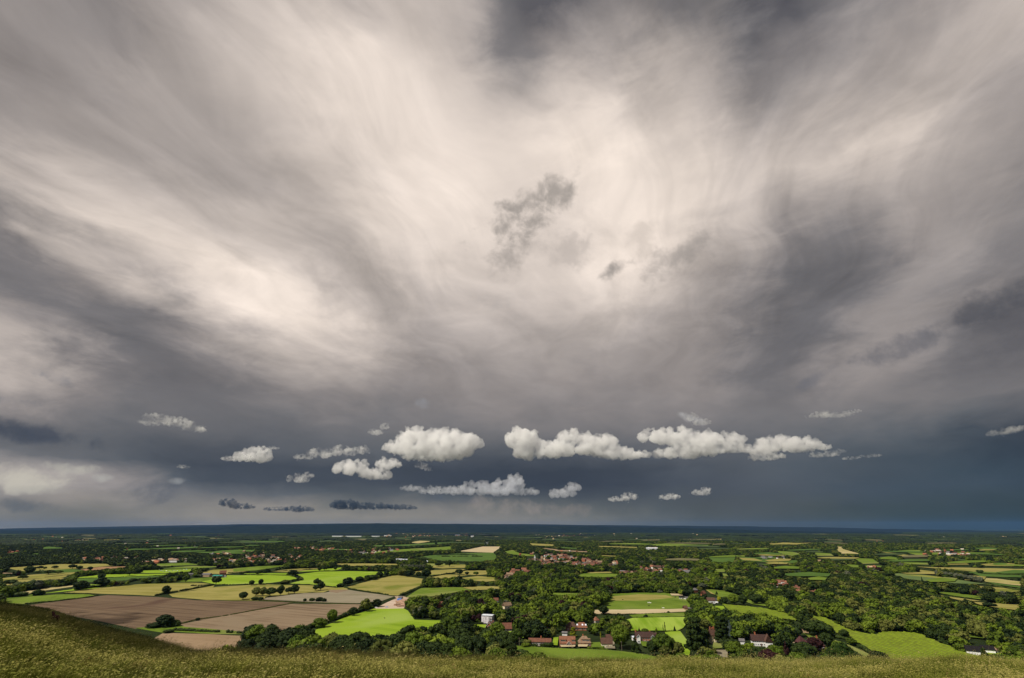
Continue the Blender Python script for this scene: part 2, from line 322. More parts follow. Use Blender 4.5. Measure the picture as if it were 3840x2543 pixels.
# ------------------------------------------------------------------ grassy scarp under the viewer (polar height field)
SIL = [(-200, 1372), (0, 1396), (100, 1412), (200, 1447), (300, 1475), (380, 1498), (440, 1514), (600, 1518), (1000, 1530), (1300, 1539), (1700, 1544), (2000, 1543), (2200, 1539), (2280, 1535), (2368, 1548), (2600, 1570)]
sa = []
for vx, vy in SIL:
    d = ray(vx*1.6216, vy*1.6216); sa.append((math.atan2(d[0], d[1]), d[2]/math.hypot(d[0], d[1])))
SA = np.array(sa)
def hill_z(th, r):
    """height of the scarp surface; th azimuth from the view axis, r distance from the viewer"""
    th = np.asarray(th, float); r = np.asarray(r, float); a_ = np.abs(th)
    tc = np.interp(th, SA[:, 0], SA[:, 1])
    rc = np.interp(th, np.radians([-75, -48, -40, -33, -27, 0, 38, 44, 75]), [210, 210, 160, 95, 64, 60, 60, 66, 70])
    bb = 1.7/rc**2; aa = -tc-3.4/rc
    z = -1.7-aa*r-bb*r*r-0.0011*np.clip(r-rc*1.05, 0, None)**2
    back = np.clip((a_-math.radians(62))/math.radians(40), 0, 1); back = back*back*(3-2*back)
    zb = -1.7-0.02*r-0.00001*r*r
    z = z*(1-back)+zb*back
    return z + H
def hill_bump(x, y):
    return 0.16*np.sin(x*0.11+1.3)*np.sin(y*0.09+0.4)+0.10*np.sin(x*0.27+y*0.13)+0.07*np.sin(y*0.41-x*0.33+2)
def hill_at(th, r):
    x, y = np.sin(th)*r, np.cos(th)*r
    k = np.clip((np.asarray(r)-25)/60, 0, 1)
    return x, y, hill_z(th, r)+hill_bump(x, y)*k
ths = np.concatenate([np.linspace(-PI, -1.1, 30)[:-1], np.linspace(-1.1, 1.1, 221), np.linspace(1.1, PI, 30)[1:]])
rs = np.concatenate([[0.01], np.linspace(2, 40, 14), np.linspace(44, 200, 40), np.linspace(210, 700, 40)])
TH, RR = np.meshgrid(ths, rs); x, y, z = hill_at(TH, RR)
z = np.maximum(z, -2.0-RR*0.002)
V = np.stack([x.ravel(), y.ravel(), z.ravel()], 1); I = np.arange(TH.size).reshape(TH.shape)
Fq = np.stack([I[:-1, :-1].ravel(), I[1:, :-1].ravel(), I[1:, 1:].ravel(), I[:-1, 1:].ravel()], 1)
hm, t, b = new_mat('hill_turf', 0.95, 0.05); pos = t('ShaderNodeNewGeometry').outputs['Position']
f = t.noise(pos, 0.09, 6, 0.65, dist=0.5); g = t.noise(pos, 1.3, 5, 0.75)
c = t.mix(t.ss(f, 0.35, 0.68), (0.028, 0.042, 0.006), (0.075, 0.08, 0.016)); c = t.mix(t.math('MULTIPLY', t.ss(g, 0.35, 0.7), 0.6), c, (0.018, 0.03, 0.004))
t.l.new(c, b.inputs['Base Color']); t.l.new(t('ShaderNodeBump', {'Height': g, 'Strength': 1.0, 'Distance': 0.4}).outputs[0], b.inputs['Normal'])
meshobj('hill', V, Fq, hm, kind='structure', smooth=True)
# ------------------------------------------------------------------ fields, traced plot by plot
def lin(*c): return srgb(*c)
FM = {
 'bright': field_mat('bright_grass', (0.15, 0.255, 0.008), (0.27, 0.385, 0.03), 1.3, 0.5, 9.0, (0.30, 0.40, 0.07)),
 'mown': field_mat('mown_stripes', (0.15, 0.27, 0.006), (0.34, 0.45, 0.07), 1.6, math.radians(97), 13.0),
 'green': field_mat('pasture_grass', (0.085, 0.14, 0.012), (0.17, 0.24, 0.03), 0.5, 1.0, 14.0, (0.23, 0.25, 0.07)),
 'dgreen': field_mat('dark_pasture', (0.05, 0.10, 0.018), (0.10, 0.17, 0.03), 0.5, 0.2, 12.0),
 'ggreen': field_mat('grey_green_crop', (0.09, 0.14, 0.05), (0.16, 0.21, 0.06), 0.4, 0.3, 12.0, (0.26, 0.26, 0.05)),
 'khaki': field_mat('dry_pasture', (0.20, 0.185, 0.035), (0.33, 0.29, 0.09), 1.2, 0.15, 16.0, (0.17, 0.19, 0.03)),
 'beige': field_mat('ripe_grass', (0.34, 0.28, 0.11), (0.50, 0.42, 0.20), 0.7, 0.1, 9.0, (0.30, 0.29, 0.08)),
 'pale': field_mat('pale_stubble', (0.42, 0.33, 0.19), (0.56, 0.46, 0.28), 0.8, 0.0, 6.0),
 'brown': field_mat('ploughed_soil', (0.088, 0.057, 0.036), (0.18, 0.125, 0.08), 1.3, 0.35, 7.0, (0.10, 0.06, 0.042)),
 'lbrown': field_mat('harrowed_soil', (0.135, 0.09, 0.056), (0.27, 0.20, 0.13), 1.5, 0.42, 8.0, (0.25, 0.19, 0.125)),
 'tan': field_mat('bare_tan_soil', (0.26, 0.18, 0.105), (0.34, 0.24, 0.15), 0.6, 0.3, 8.0),
 'orange': field_mat('orange_soil', (0.28, 0.16, 0.08), (0.34, 0.21, 0.11), 0.5, 0.1, 9.0),
 'gbrown': field_mat('fallow_field', (0.20, 0.17, 0.11), (0.31, 0.27, 0.19), 0.8, 0.15, 7.0, (0.20, 0.20, 0.09)),
 'site': field_mat('chalky_dirt', (0.45, 0.33, 0.24), (0.62, 0.50, 0.40), 0.8, 0.1, 5.0, (0.36, 0.25, 0.17)),
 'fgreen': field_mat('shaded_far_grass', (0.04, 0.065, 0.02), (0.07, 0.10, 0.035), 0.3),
 'fkhaki': field_mat('shaded_far_dry_grass', (0.12, 0.115, 0.05), (0.19, 0.175, 0.085), 0.3),  # darker copies for the far strips: cloud shade put into the grass colour
 'vine': field_mat('vineyard_floor', (0.11, 0.14, 0.015), (0.18, 0.21, 0.03), 0.5, 0.1, 8.0),
}
FIELDS = """A brown 200,880 960,785 1180,795 1420,802 1750,832 2368,843 2591,852 2368,897 2000,968 1600,1035 1300,1068 1200,1085 900,1020 500,950
B lbrown -531,1045 0,945 470,862 1075,868 1065,900 970,925 820,1000 620,1070 540,1090 300,1135 120,1115 -490,1075
A tan 1450,1122 1800,1130 2170,1148 2230,1180 2100,1300 1500,1300 1350,1180
A green 1200,1078 1600,1050 1640,1068 2250,1118 2240,1132 1900,1132 1560,1112 1500,1128 1380,1110
A green 0,815 500,780 830,778 860,792 540,832 240,862 0,880
A khaki 560,765 900,720 1300,685 1700,675 1910,690 1890,722 1500,768 1380,792 1000,777 700,767
B khaki -631,778 -200,712 200,690 640,700 860,722 640,760 380,785 230,800 200,834 -300,830 -600,802
A bright 250,788 640,735 670,712 800,690 1000,700 900,720 540,757 380,772 260,792
A beige 110,775 400,725 670,698 640,712 380,748 200,782
A bright 640,634 900,603 1480,596 1480,609 900,632 660,642
A dgreen 660,642 1000,628 1480,612 1200,650 900,668 700,672
A khaki 0,638 280,605 670,582 640,612 500,640 300,640 0,655
A khaki 0,656 400,640 560,632 660,642 300,668 160,702 0,712
A khaki 60,545 500,512 940,508 1000,524 700,552 600,562 200,577
A orange 710,560 900,535 1160,530 1130,540 880,562 760,570
A dgreen 280,572 640,553 760,572 500,592 380,592
A tan 0,585 140,592 120,602 0,598
A bright 1230,570 1500,560 1700,556 1700,575 1480,590 1250,592
A green 1360,510 1650,498 1780,516 1400,530
A green 1440,550 1700,528 1990,530 1740,550
A khaki 1740,597 1900,560 2300,540 2551,527 2291,560 2131,582 2010,600 1900,598
A bright 1790,667 2000,610 2368,607 2591,615 2640,640 2520,662 2380,682 2191,694 1940,697
A bright 2131,595 2551,590 2540,606 2200,605
A green 1540,665 1700,640 1900,625 1940,640 1780,668
B bright 500,605 700,578 960,573 1230,578 1380,585 1230,602 1100,632 950,665 860,718 740,702 500,692 440,684 570,650 560,630
B khaki 935,720 1150,660 1380,608 1640,645 1600,702 1520,737 1400,792 1330,787 1100,747
B gbrown 200,828 240,810 560,770 760,765 860,742 960,740 1370,800 1250,842 1050,860 700,852 430,838
B lbrown 780,742 880,728 970,742 860,768 800,760
B khaki 640,765 860,722 940,718 960,738 800,742 740,764
B bright 600,1125 820,1035 970,970 1060,950 1200,905 1450,905 1490,925 1550,1007 1700,1012 1900,1014 1880,1055 1620,1102 1400,1158 1200,1160 900,1182 740,1168 640,1150
B site 1200,908 1290,860 1390,815 1370,800 1440,796 1500,812 1455,906
B green 1470,810 1600,726 1800,718 2050,716 2110,730 1800,784 1700,800
B khaki 1430,602 1560,575 1960,555 2010,560 1900,592 1700,617 1500,604
B khaki 1680,630 1830,605 2050,605 1800,645
B khaki 1880,592 2000,570 2190,568 2220,602 2100,610
B khaki 1930,640 2110,618 2270,630 2280,658 2180,670
B khaki 2090,725 2250,708 2330,722 2300,738
B dgreen 1540,455 1700,432 1900,418 2250,405 2290,445 2270,472 2100,492 1900,494 1700,470
B pale 1940,397 2150,355 2320,355 2260,410 2100,405
B green 1070,420 1300,390 1500,375 1700,365 1880,353 1880,385 1600,392 1350,407 1180,427
B dgreen 1170,345 1500,335 1900,310 1890,325 1500,352 1200,356
B beige 1510,318 1600,303 1700,308 1580,327
B beige 1440,292 1520,291 1520,300 1440,300
B green 1640,505 1820,508 1820,522 1700,530
B khaki 1690,540 1750,520 2000,515 2020,545 1800,552
B khaki 800,508 1100,506 1400,510 1410,522 1000,528
B bright 500,582 650,560 900,543 915,562 720,574
B khaki 240,578 500,552 700,547 690,560 420,584
B green -60,550 180,530 430,522 300,545 140,568 -60,580
A dgreen 40,410 150,398 185,412 80,420
A dgreen 270,420 350,414 355,424 280,427
A beige 618,299 830,294 850,303 640,306
A khaki 870,296 1060,290 1060,302 880,304
A dgreen 1220,292 1400,284 1420,292 1240,297
A khaki 1550,295 1700,288 1710,296 1560,300
A dgreen 1360,245 1560,239 1565,244 1370,249
A dgreen 1620,361 1760,354 1770,364 1640,369
A dgreen 250,300 370,296 370,303 260,306
B dgreen 0,305 410,304 430,313 0,314
B dgreen 1100,216 1170,214 1170,220 1110,221
C green 1250,905 1300,880 1360,850 1400,778 1640,768 1890,770 2040,800 2110,850 2130,912 1700,918 1240,920
C khaki 1420,800 1640,783 1890,790 1960,812 1700,838 1400,840
C pale 1215,922 1700,917 2120,912 2100,937 1700,957 1270,960 1240,945
C green 1560,968 1700,957 2105,943 2090,978 1650,992 1590,988
C mown 1525,1012 1600,994 2095,982 2080,1035 2040,1085 1990,1110 1560,1108 1515,1080
C bright 1880,1118 2015,1112 2065,1180 2110,1240 2100,1330 1990,1330 1900,1250
C green 440,1240 700,1250 900,1262 1150,1270 1400,1282 1700,1317 1830,1345 1800,1420 1200,1400 760,1340 520,1300
C green 1100,602 1200,593 1460,600 1480,622 1300,632 1110,624
C khaki 1180,585 1400,580 1420,592 1200,596
C green 850,770 1130,773 1140,792 870,792
C green 505,752 670,755 670,766 520,764
C khaki 80,724 200,712 430,715 420,732 180,747
C khaki 670,325 900,338 890,352 700,346
C tan 790,367 930,382 930,392 800,376
C dgreen 940,357 1110,370 1100,378 950,366
C khaki 1280,350 1640,360 1640,368 1300,359
C tan 900,385 1200,400 1200,408 900,394
C green 1730,335 1960,325 2290,350 2200,359 1800,349
C pale 2190,293 2368,298 2368,304 2200,300
C khaki 1300,432 1460,440 1450,447 1310,441
C green 450,400 530,385 590,415 720,430 725,445 600,436 480,418
C bright 790,925 850,925 850,945 795,945
C khaki 2240,742 2380,762 2380,800 2290,778
D green 360,758 520,773 680,823 760,858 950,905 940,922 780,898 640,842 480,832 420,795
D vine 515,898 700,913 900,938 1100,983 1210,1040 1180,1047 1050,1030 930,1015 800,985 690,990 565,950
D vine 1265,1005 1440,1018 1520,1055 1560,1080 1699,1138 1840,1172 1919,1180 1989,1148 2219,1158 2339,1178 2469,1238 2619,1298 2819,1370 2960,1400 2960,1460 2019,1440 1859,1318 1699,1215 1549,1162 1499,1122 1439,1062
D green 1250,1165 1420,1188 1560,1238 1700,1288 1850,1358 1980,1440 1860,1450 1700,1362 1600,1300 1480,1262 1300,1205
D bright 440,915 520,915 540,950 470,950
D dgreen 375,455 620,455 640,512 400,508
D dgreen 650,462 860,470 1000,490 1215,493 1205,517 1010,522 800,502 660,492
D khaki 660,470 800,475 880,500 700,492
D dgreen 800,527 970,528 960,536 820,535
D green 420,575 550,572 556,602 430,602
D green 500,612 580,625 570,642 500,637
D green 290,602 400,612 350,622
D bright 555,700 665,703 655,722
D green 1000,405 1150,415 1235,435 1150,452 1050,437
D green 1335,420 1500,430 1545,452 1380,452
D beige 1550,365 1610,370 1625,392 1690,412 1785,437 1600,432 1555,402
D green 1720,475 1900,480 1955,522 1800,527 1740,502
D green 1635,530 1800,540 2035,545 2035,562 1700,560
D beige 1362,490 1435,489 1430,502 1380,504
D green 1135,630 1230,632 1225,657 1150,642
D beige 300,299 540,296 545,306 310,307
D green 0,346 380,352 400,366 100,359
D beige 20,236 140,236 130,246 30,245
E khaki 740,414 850,425 1060,455 980,462 850,442
E green 980,422 1120,425 1225,457 1100,457
E green 1185,422 1290,422 1285,442 1200,441
E green 940,512 1200,520 1210,535 980,530
E khaki 1320,520 1520,520 1550,534 1350,536
E khaki 1000,552 1300,560 2080,575 2080,622 1700,612 1400,582
E khaki 1065,577 1240,600 1262,622 1100,602
E dgreen 1580,612 1800,625 2080,635 2080,657 1650,642
E ggreen 770,622 900,615 1150,630 1400,665 1600,700 1730,717 1500,712 1200,692 960,664 920,642
E beige 1620,656 1800,665 2080,700 2080,735 1900,717 1700,692
E dgreen 1700,692 2080,740 2080,758 1800,722
E khaki 1590,728 1800,745 2080,775 1900,795 1750,782
E green 1205,780 1400,795 1710,838 1670,858 1400,822
E khaki 1215,810 1400,837 1660,872 1500,874 1300,832
E khaki 1555,877 1700,890 2080,910 2080,965 1850,942 1650,907
E green 1485,1177 1640,1195 1710,1222 1500,1202
E green 830,702 900,715 850,737
E dgreen 1480,600 1700,604 2080,618 2080,626 1500,612
E tan 1170,400 1300,404 1290,412 1180,410
E green 1190,418 1280,430 1280,440 1200,436
E pale 1330,440 1400,438 1400,450 1340,450
E tan 140,490 210,490 205,503 150,502
E bright 1700,1355 1880,1350 1900,1372 1740,1372
E green 1060,1125 1080,1130 1070,1140
D green 430,1255 560,1250 560,1310 420,1315
D green 680,1320 760,1340 760,1370 690,1350
D bright 1400,1385 1480,1380 1470,1425 1410,1425
C bright 150,1062 290,1062 300,1090 150,1100
C bright 480,1125 520,1120 510,1185 480,1190
C bright 605,1090 640,1090 625,1180 605,1180
C bright 890,1180 935,1175 925,1250 880,1245
C green 1220,1225 1310,1220 1345,1268 1230,1268
C pale 945,1240 1090,1236 1080,1262 960,1265
C pale 1105,1232 1200,1236 1190,1262 1110,1262
C gbrown 1350,1240 1430,1240 1440,1280 1370,1278
C green 1660,1212 1760,1220 1735,1265 1680,1255
C pale 1925,782 2030,785 2040,800 1940,800
D gbrown 440,1330 560,1330 560,1400 430,1400
D pale 1120,1262 1220,1255 1215,1270 1130,1272"""
# more strips of open land across the far plain
_r = np.random.default_rng(11)
def strips(n, x0, x1, y0, y1, kinds):
    global FIELDS
    for _ in range(n):
        x, y = _r.uniform(x0, x1), _r.uniform(y0, y1); w = _r.uniform(12, 62); h = (y-1226)*_r.uniform(.03, .075)+.5; tl = _r.uniform(-.03, .03)*w; sk = _r.uniform(-8, 8)
        FIELDS += '\nV %s %.1f,%.1f %.1f,%.1f %.1f,%.1f %.1f,%.1f %.1f,%.1f' % (kinds[_r.integers(len(kinds))], x-w, y-tl, x+sk, y-h*.7, x+w, y+tl-h*.3, x+w*.8, y+tl+h*.6, x-w*.7, y+h*.6-tl)
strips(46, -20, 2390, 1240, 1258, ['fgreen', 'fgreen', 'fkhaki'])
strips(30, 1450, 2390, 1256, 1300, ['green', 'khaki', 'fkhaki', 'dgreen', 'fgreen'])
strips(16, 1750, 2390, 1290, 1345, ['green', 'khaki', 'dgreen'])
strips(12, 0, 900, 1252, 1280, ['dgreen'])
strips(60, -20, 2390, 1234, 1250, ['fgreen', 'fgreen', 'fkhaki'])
NAMES = {'brown': 'ploughed_field', 'lbrown': 'ploughed_field', 'tan': 'bare_field', 'orange': 'bare_field', 'gbrown': 'fallow_field', 'site': 'building_site_ground', 'vine': 'vineyard_ground', 'pale': 'stubble_field', 'beige': 'ripe_field', 'khaki': 'dry_pasture', 'mown': 'mown_field'}
FP = []                       # outlines in survey coordinates
def pip(P, poly):              # points (n,2) inside polygon
    x, y = P[:, 0], P[:, 1]; ins = np.zeros(len(P), bool); n = len(poly); j = n-1
    for i in range(n):
        xi, yi = poly[i]; xj, yj = poly[j]
        c_ = ((yi > y) != (yj > y)) & (x < (xj-xi)*(y-yi)/(yj-yi+1e-12)+xi); ins ^= c_; j = i
    return ins
for k, line in enumerate(FIELDS.split('\n')):
    q = line.split(); reg, mk = q[0], q[1]
    P = [src(reg, *map(float, s.split(','))) for s in q[2:]]
    FP.append((mk, P))
    # subdivide and jitter the boundary slightly so that the hedge lines are not ruler-straight
    R2 = []
    for i in range(len(P)):
        a_, b_ = P[i], P[(i+1) % len(P)]; L = math.hypot(b_[0]-a_[0], b_[1]-a_[1]); m_ = max(1, int(L/40))
        for s in range(m_): R2.append((a_[0]+(b_[0]-a_[0])*s/m_+(rng.uniform(-1, 1) if s else 0), a_[1]+(b_[1]-a_[1])*s/m_+(rng.uniform(-.8, .8) if s else 0)))
    W3 = [ground(x, y) for x, y in R2]
    bm = bmesh.new(); vs = [bm.verts.new((p[0], p[1], 0.03+0.012*k)) for p in W3]
    f = bm.faces.new(vs); bm.normal_update()
    if f.normal.z < 0: f.normal_flip()
    bmesh.ops.triangulate(bm, faces=[f]); me = bpy.data.meshes.new('field'); bm.to_mesh(me); bm.free()
    tag(obj(NAMES.get(mk, 'grass_field'), me, FM[mk]), kind='structure')
# ------------------------------------------------------------------ foliage meshes
def rot_to(n):
    n = n/np.linalg.norm(n, axis=1, keepdims=True); a = np.where(np.abs(n[:, 2:3]) < 0.9, [[0, 0, 1.0]], [[1.0, 0, 0]])
    u = np.cross(n, a); u /= np.linalg.norm(u, axis=1, keepdims=True); return n, u, np.cross(n, u)
def leaf_faces(C, N, size, r, jit=0.55):
    """small leaf-spray quads at C facing about N"""
    n = len(C); N = N+r.normal(0, jit, (n, 3)); N, A, B = rot_to(N)
    an = r.uniform(0, 2*PI, n)[:, None]; A, B = A*np.cos(an)+B*np.sin(an), B*np.cos(an)-A*np.sin(an)
    s = (size*r.uniform(0.6, 1.3, n))[:, None]
    V = np.stack([C-A*s-B*s*.6, C+A*s-B*s*.5+N*s*.2, C+A*s*.8+B*s*.6, C-A*s*.7+B*s*.7+N*s*.25], 1).reshape(-1, 3)
    return V, np.arange(4*n).reshape(n, 4)
ICO = {}
def ico(sub):
    if sub not in ICO:
        bm = bmesh.new(); bmesh.ops.create_icosphere(bm, subdivisions=sub, radius=1); V = np.array([v.co[:] for v in bm.verts]); Fc = np.array([[v.index for v in f.verts] for f in bm.faces]); bm.free(); ICO[sub] = (V, Fc)
    return ICO[sub]
def crown(name, kind, seed, leaves, lobes, leaf=0.45, sub=2):
    """unit crown: about 1 wide radius .5, height 1 starting at z=0 (scaled per tree); built at real size ~10 m wide"""
    r = np.random.default_rng(seed); Vs, Fs, n0 = [], [], 0
    Wd, Ht = 10.0, 10.0; L = []
    for i in range(lobes):
        u = r.normal(size=3); u /= np.linalg.norm(u)
        if kind == 'round':
            c = np.array([u[0]*3.4, u[1]*3.4, 5.6+u[2]*3.0]); rad = r.uniform(1.1, 2.1)
        elif kind == 'wide':
            c = np.array([u[0]*4.0, u[1]*4.0, 5.2+u[2]*2.4+0.6*math.cos(u[0]*3)]); rad = r.uniform(1.0, 1.8)
        elif kind == 'cone':
            h_ = r.uniform(0, 1)**1.25; a = r.uniform(0, 2*PI); q = 2.9*(1-h_)**0.85*r.uniform(0.65, 1); c = np.array([q*math.cos(a), q*math.sin(a), 1.0+h_*8.8]); rad = 0.35+1.15*(1-h_)
        elif kind == 'poplar':
            h_ = r.uniform(0, 1); a = r.uniform(0, 2*PI); q = 0.9*math.sin(PI*min(1, h_*0.9+0.1))**0.6*r.uniform(0.4, 1); c = np.array([q*math.cos(a), q*math.sin(a), 1+h_*8.4]); rad = 0.75*(1-0.5*h_)
        elif kind == 'cedar':
            k = r.integers(0, 6); a = r.uniform(0, 2*PI); q = (4.6-0.55*k)*math.sqrt(r.uniform(0.05, 1)); c = np.array([q*math.cos(a), q*math.sin(a), 2.2+k*1.35+r.uniform(-.2, .2)]); rad = r.uniform(0.8, 1.3)
        else: # bush
            c = np.array([u[0]*3.2, u[1]*3.2, 3.6+u[2]*3.2]); rad = r.uniform(1.3, 2.4)
        L.append((c, rad))
    if kind in ('round', 'wide', 'bush'):
        L.append((np.array([0, 0, 5.2 if kind != 'bush' else 3.6]), 3.3 if kind != 'bush' else 3.0))
    flat = 0.45 if kind == 'cedar' else 0.85
    for c, rad in L:
        V, Fc = ico(sub); nz = 1+0.16*np.sin(V*5.3+r.uniform(0, 6, 3)).sum(1, keepdims=True)*0.5+r.normal(0, 0.05, (len(V), 1))
        V2 = V*nz*rad*0.9*np.array([1, 1, flat])+c; V2[:, 2] = np.maximum(V2[:, 2], 0.15)
        Vs.append(V2); Fs.append(Fc+n0); n0 += len(V2)
    tri = np.concatenate(Fs); Q = None
    if leaves:
        w = np.array([l[1]**2 for l in L[:lobes]]); idx = r.choice(lobes, leaves, p=w/w.sum())
        N = r.normal(size=(leaves, 3)); N[:, 2] = N[:, 2]*0.9+0.15; N /= np.linalg.norm(N, axis=1, keepdims=True)
        C = np.array([L[i][0] for i in idx])+N*np.array([L[i][1] for i in idx])[:, None]*np.array([1, 1, flat])*r.uniform(0.88, 1.14, (leaves, 1))
        C[:, 2] = np.maximum(C[:, 2], 0.3)
        LV, LF = leaf_faces(C, N, leaf, r); Vs.append(LV); Q = LF+n0
        tri = np.concatenate([tri, Q[:, [0, 1, 2]], Q[:, [0, 2, 3]]])
    return meshd(name, np.concatenate(Vs), tri)
bark = plain('bark', (0.09, 0.07, 0.05), 0.95, 0.1, 0.3, 3)
def trunk_me(name, seed, h=4.0, spread=2.2):
    r = np.random.default_rng(seed); m = MB(); m.tube((0, 0, -0.3), (0.1, 0.05, 1.2), 0.42, 0.33, 8); m.tube((0.1, 0.05, 1.2), (0.0, 0.1, h), 0.33, 0.22, 8)
    for k in range(5):
        a = k*1.26+r.uniform(-.3, .3); m.tube((0, 0.1, h-1.2+0.2*k), (spread*math.cos(a), spread*math.sin(a), h+1.6+0.3*k), 0.16, 0.06, 6)
    return m.me(name, True)
LM = {
 'oak': leaf_mat('oak_leaves', (0.022, 0.05, 0.004), (0.15, 0.21, 0.012)),
 'lime': leaf_mat('lime_leaves', (0.06, 0.11, 0.006), (0.20, 0.26, 0.020)),
 'dark': leaf_mat('dark_leaves', (0.010, 0.024, 0.004), (0.042, 0.068, 0.009)),
 'silver': leaf_mat('silver_leaves', (0.07, 0.085, 0.05), (0.15, 0.16, 0.10)),
 'purple': leaf_mat('copper_leaves', (0.020, 0.006, 0.007), (0.045, 0.014, 0.013)),
 'yellow': leaf_mat('golden_leaves', (0.22, 0.24, 0.008), (0.38, 0.40, 0.02)),
 'blue': leaf_mat('blue_spruce_leaves', (0.05, 0.075, 0.075), (0.10, 0.13, 0.13)),
 'hedge': leaf_mat('hedge_leaves', (0.015, 0.03, 0.004), (0.05, 0.075, 0.010)),
 'olive': leaf_mat('olive_leaves', (0.06, 0.08, 0.010), (0.19, 0.20, 0.04)),
}
# crowns for the trees one can single out
CR = {}
for kind, n in (('round', 4), ('wide', 3), ('cone', 2), ('poplar', 2), ('cedar', 2), ('bush', 3)):
    CR[kind] = [crown(kind+'_crown', kind, 100+17*i+len(kind), 2600 if kind != 'cedar' else 3200, {'round': 34, 'wide': 40, 'cone': 42, 'poplar': 30, 'cedar': 46, 'bush': 22}[kind], 0.34, 2) for i in range(n)]
TK = [trunk_me('trunk', i) for i in range(3)]
CM = {}
def crown_mesh(kind, mk, i):
    key = (kind, mk, i % len(CR[kind]))
    if key not in CM: me = CR[kind][key[2]].copy(); me.materials.append(LM[mk]); CM[key] = me
    return CM[key]
for me in TK: me.materials.append(bark)
TREES = []                    # everything individual, for spacing: (x, y, radius)
def tree(p, w, h, kind='round', mk='oak', name='broadleaf_tree', label=None, group=None, cat='tree', trunk=True, i=None, lift=0.10):
    i = random.randrange(99) if i is None else i
    r = empty(name, p, random.uniform(0, 2*PI)); tag(r, label, cat, group)
    sx = w/10.0; sz = h/10.0; lf = lift*h if trunk else 0
    c = obj('crown', crown_mesh(kind, mk, i), None, r); c.location = (0, 0, lf); c.scale = (sx, sx*random.uniform(.9, 1.1), (h-lf)/9.6)
    if trunk:
        k = obj('trunk', TK[i % 3], None, r); k.scale = (sx, sx, sz)
    TREES.append((p[0], p[1], w*0.5)); return r
# ------------------------------------------------------------------ scatter (stuff that no one could count)
def proto_collection(name, protos):
    c = bpy.data.collections.new(name)
    for i, (me, mat) in enumerate(protos):
        o = bpy.data.objects.new(name+'_%02d' % i, me)
        if not me.materials: me.materials.append(mat)
        c.objects.link(o)
    return c
def scatter(name, P, sc, rz, ix, coll, label=None, tilt=None):
    me = bpy.data.meshes.new(name); n = len(P); me.vertices.add(n); me.vertices.foreach_set('co', np.asarray(P, np.float32).ravel())
    a = me.attributes.new('sc', 'FLOAT_VECTOR', 'POINT'); a.data.foreach_set('vector', np.asarray(sc, np.float32).ravel())
    rv = np.zeros((n, 3), np.float32); rv[:, 2] = rz
    if tilt is not None: rv[:, :2] = tilt
    a = me.attributes.new('rv', 'FLOAT_VECTOR', 'POINT'); a.data.foreach_set('vector', rv.ravel())
    a = me.attributes.new('ix', 'INT', 'POINT'); a.data.foreach_set('value', np.asarray(ix, np.int32))
    o = obj(name, me); tag(o, label=label, kind='stuff')
    ng = bpy.data.node_groups.new(name, 'GeometryNodeTree'); ng.interface.new_socket('Geometry', in_out='INPUT', socket_type='NodeSocketGeometry'); ng.interface.new_socket('Geometry', in_out='OUTPUT', socket_type='NodeSocketGeometry')
    t = NT(ng); gi = t('NodeGroupInput'); go = t('NodeGroupOutput')
    ci = t('GeometryNodeCollectionInfo', {'Collection': coll, 'Separate Children': True, 'Reset Children': True})
    def na(nm, typ): nd = t('GeometryNodeInputNamedAttribute', data_type=typ); nd.inputs['Name'].default_value = nm; return next(s for s in nd.outputs if s.enabled and s.name == 'Attribute')
    ip = t('GeometryNodeInstanceOnPoints', {'Points': gi.outputs[0], 'Instance': ci.outputs[0], 'Pick Instance': True, 'Instance Index': na('ix', 'INT'), 'Scale': na('sc', 'FLOAT_VECTOR')})
    er = t('FunctionNodeEulerToRotation', {0: na('rv', 'FLOAT_VECTOR')}); t.l.new(er.outputs[0], ip.inputs['Rotation'])
    t.l.new(ip.outputs[0], go.inputs[0]); m = o.modifiers.new('scatter', 'NODES'); m.node_group = ng; return o
# ------------------------------------------------------------------ buildings
WM = {k: plain('wall_'+k, c, 0.85, 0.2, 0.12, 0.8) for k, c in {
 'brick': (0.34, 0.12, 0.06), 'dbrick': (0.20, 0.085, 0.05), 'cream': (0.72, 0.62, 0.42), 'white': (0.80, 0.79, 0.76), 'grey': (0.36, 0.34, 0.33), 'tan': (0.42, 0.30, 0.18), 'stone': (0.45, 0.40, 0.32), 'black': (0.03, 0.028, 0.03)}.items()}
def roof_mat(name, c):
    m, t, b = new_mat(name, 0.85, 0.15); tc = t('ShaderNodeTexCoord').outputs['Object']
    rows = t.noise(t('ShaderNodeMapping', {'Vector': tc, 'Scale': (0.5, 0.5, 5.0)}).outputs[0], 1.0, 3, 0.6); bl = t.noise(tc, 0.9, 5, 0.7)
    f = t.math('ADD', t.math('MULTIPLY', rows, 0.5), t.math('MULTIPLY', bl, 0.5))
    t.l.new(t.mix(t.ss(f, 0.35, 0.65), vmul(c, 0.5), vmul(c, 1.0)), b.inputs['Base Color']); return m
RM = {k: roof_mat('roof_'+k, c) for k, c in {'red': (0.20, 0.085, 0.055), 'orange': (0.28, 0.125, 0.075), 'brown': (0.13, 0.07, 0.05), 'dark': (0.075, 0.042, 0.035), 'grey': (0.17, 0.16, 0.16), 'plum': (0.10, 0.04, 0.04), 'black': (0.016, 0.014, 0.016), 'white': (0.66, 0.70, 0.76), 'teal': (0.05, 0.28, 0.22), 'beige': (0.30, 0.20, 0.13)}.items()}
glass = plain('window_glass', (0.05, 0.06, 0.08), 0.15, 0.6, 0.2, 1.0); frame_w = plain('white_paint', (0.78, 0.78, 0.76), 0.6, 0.3, 0.05)
HOUSES = []                   # survey-plane boxes that trees must not cover
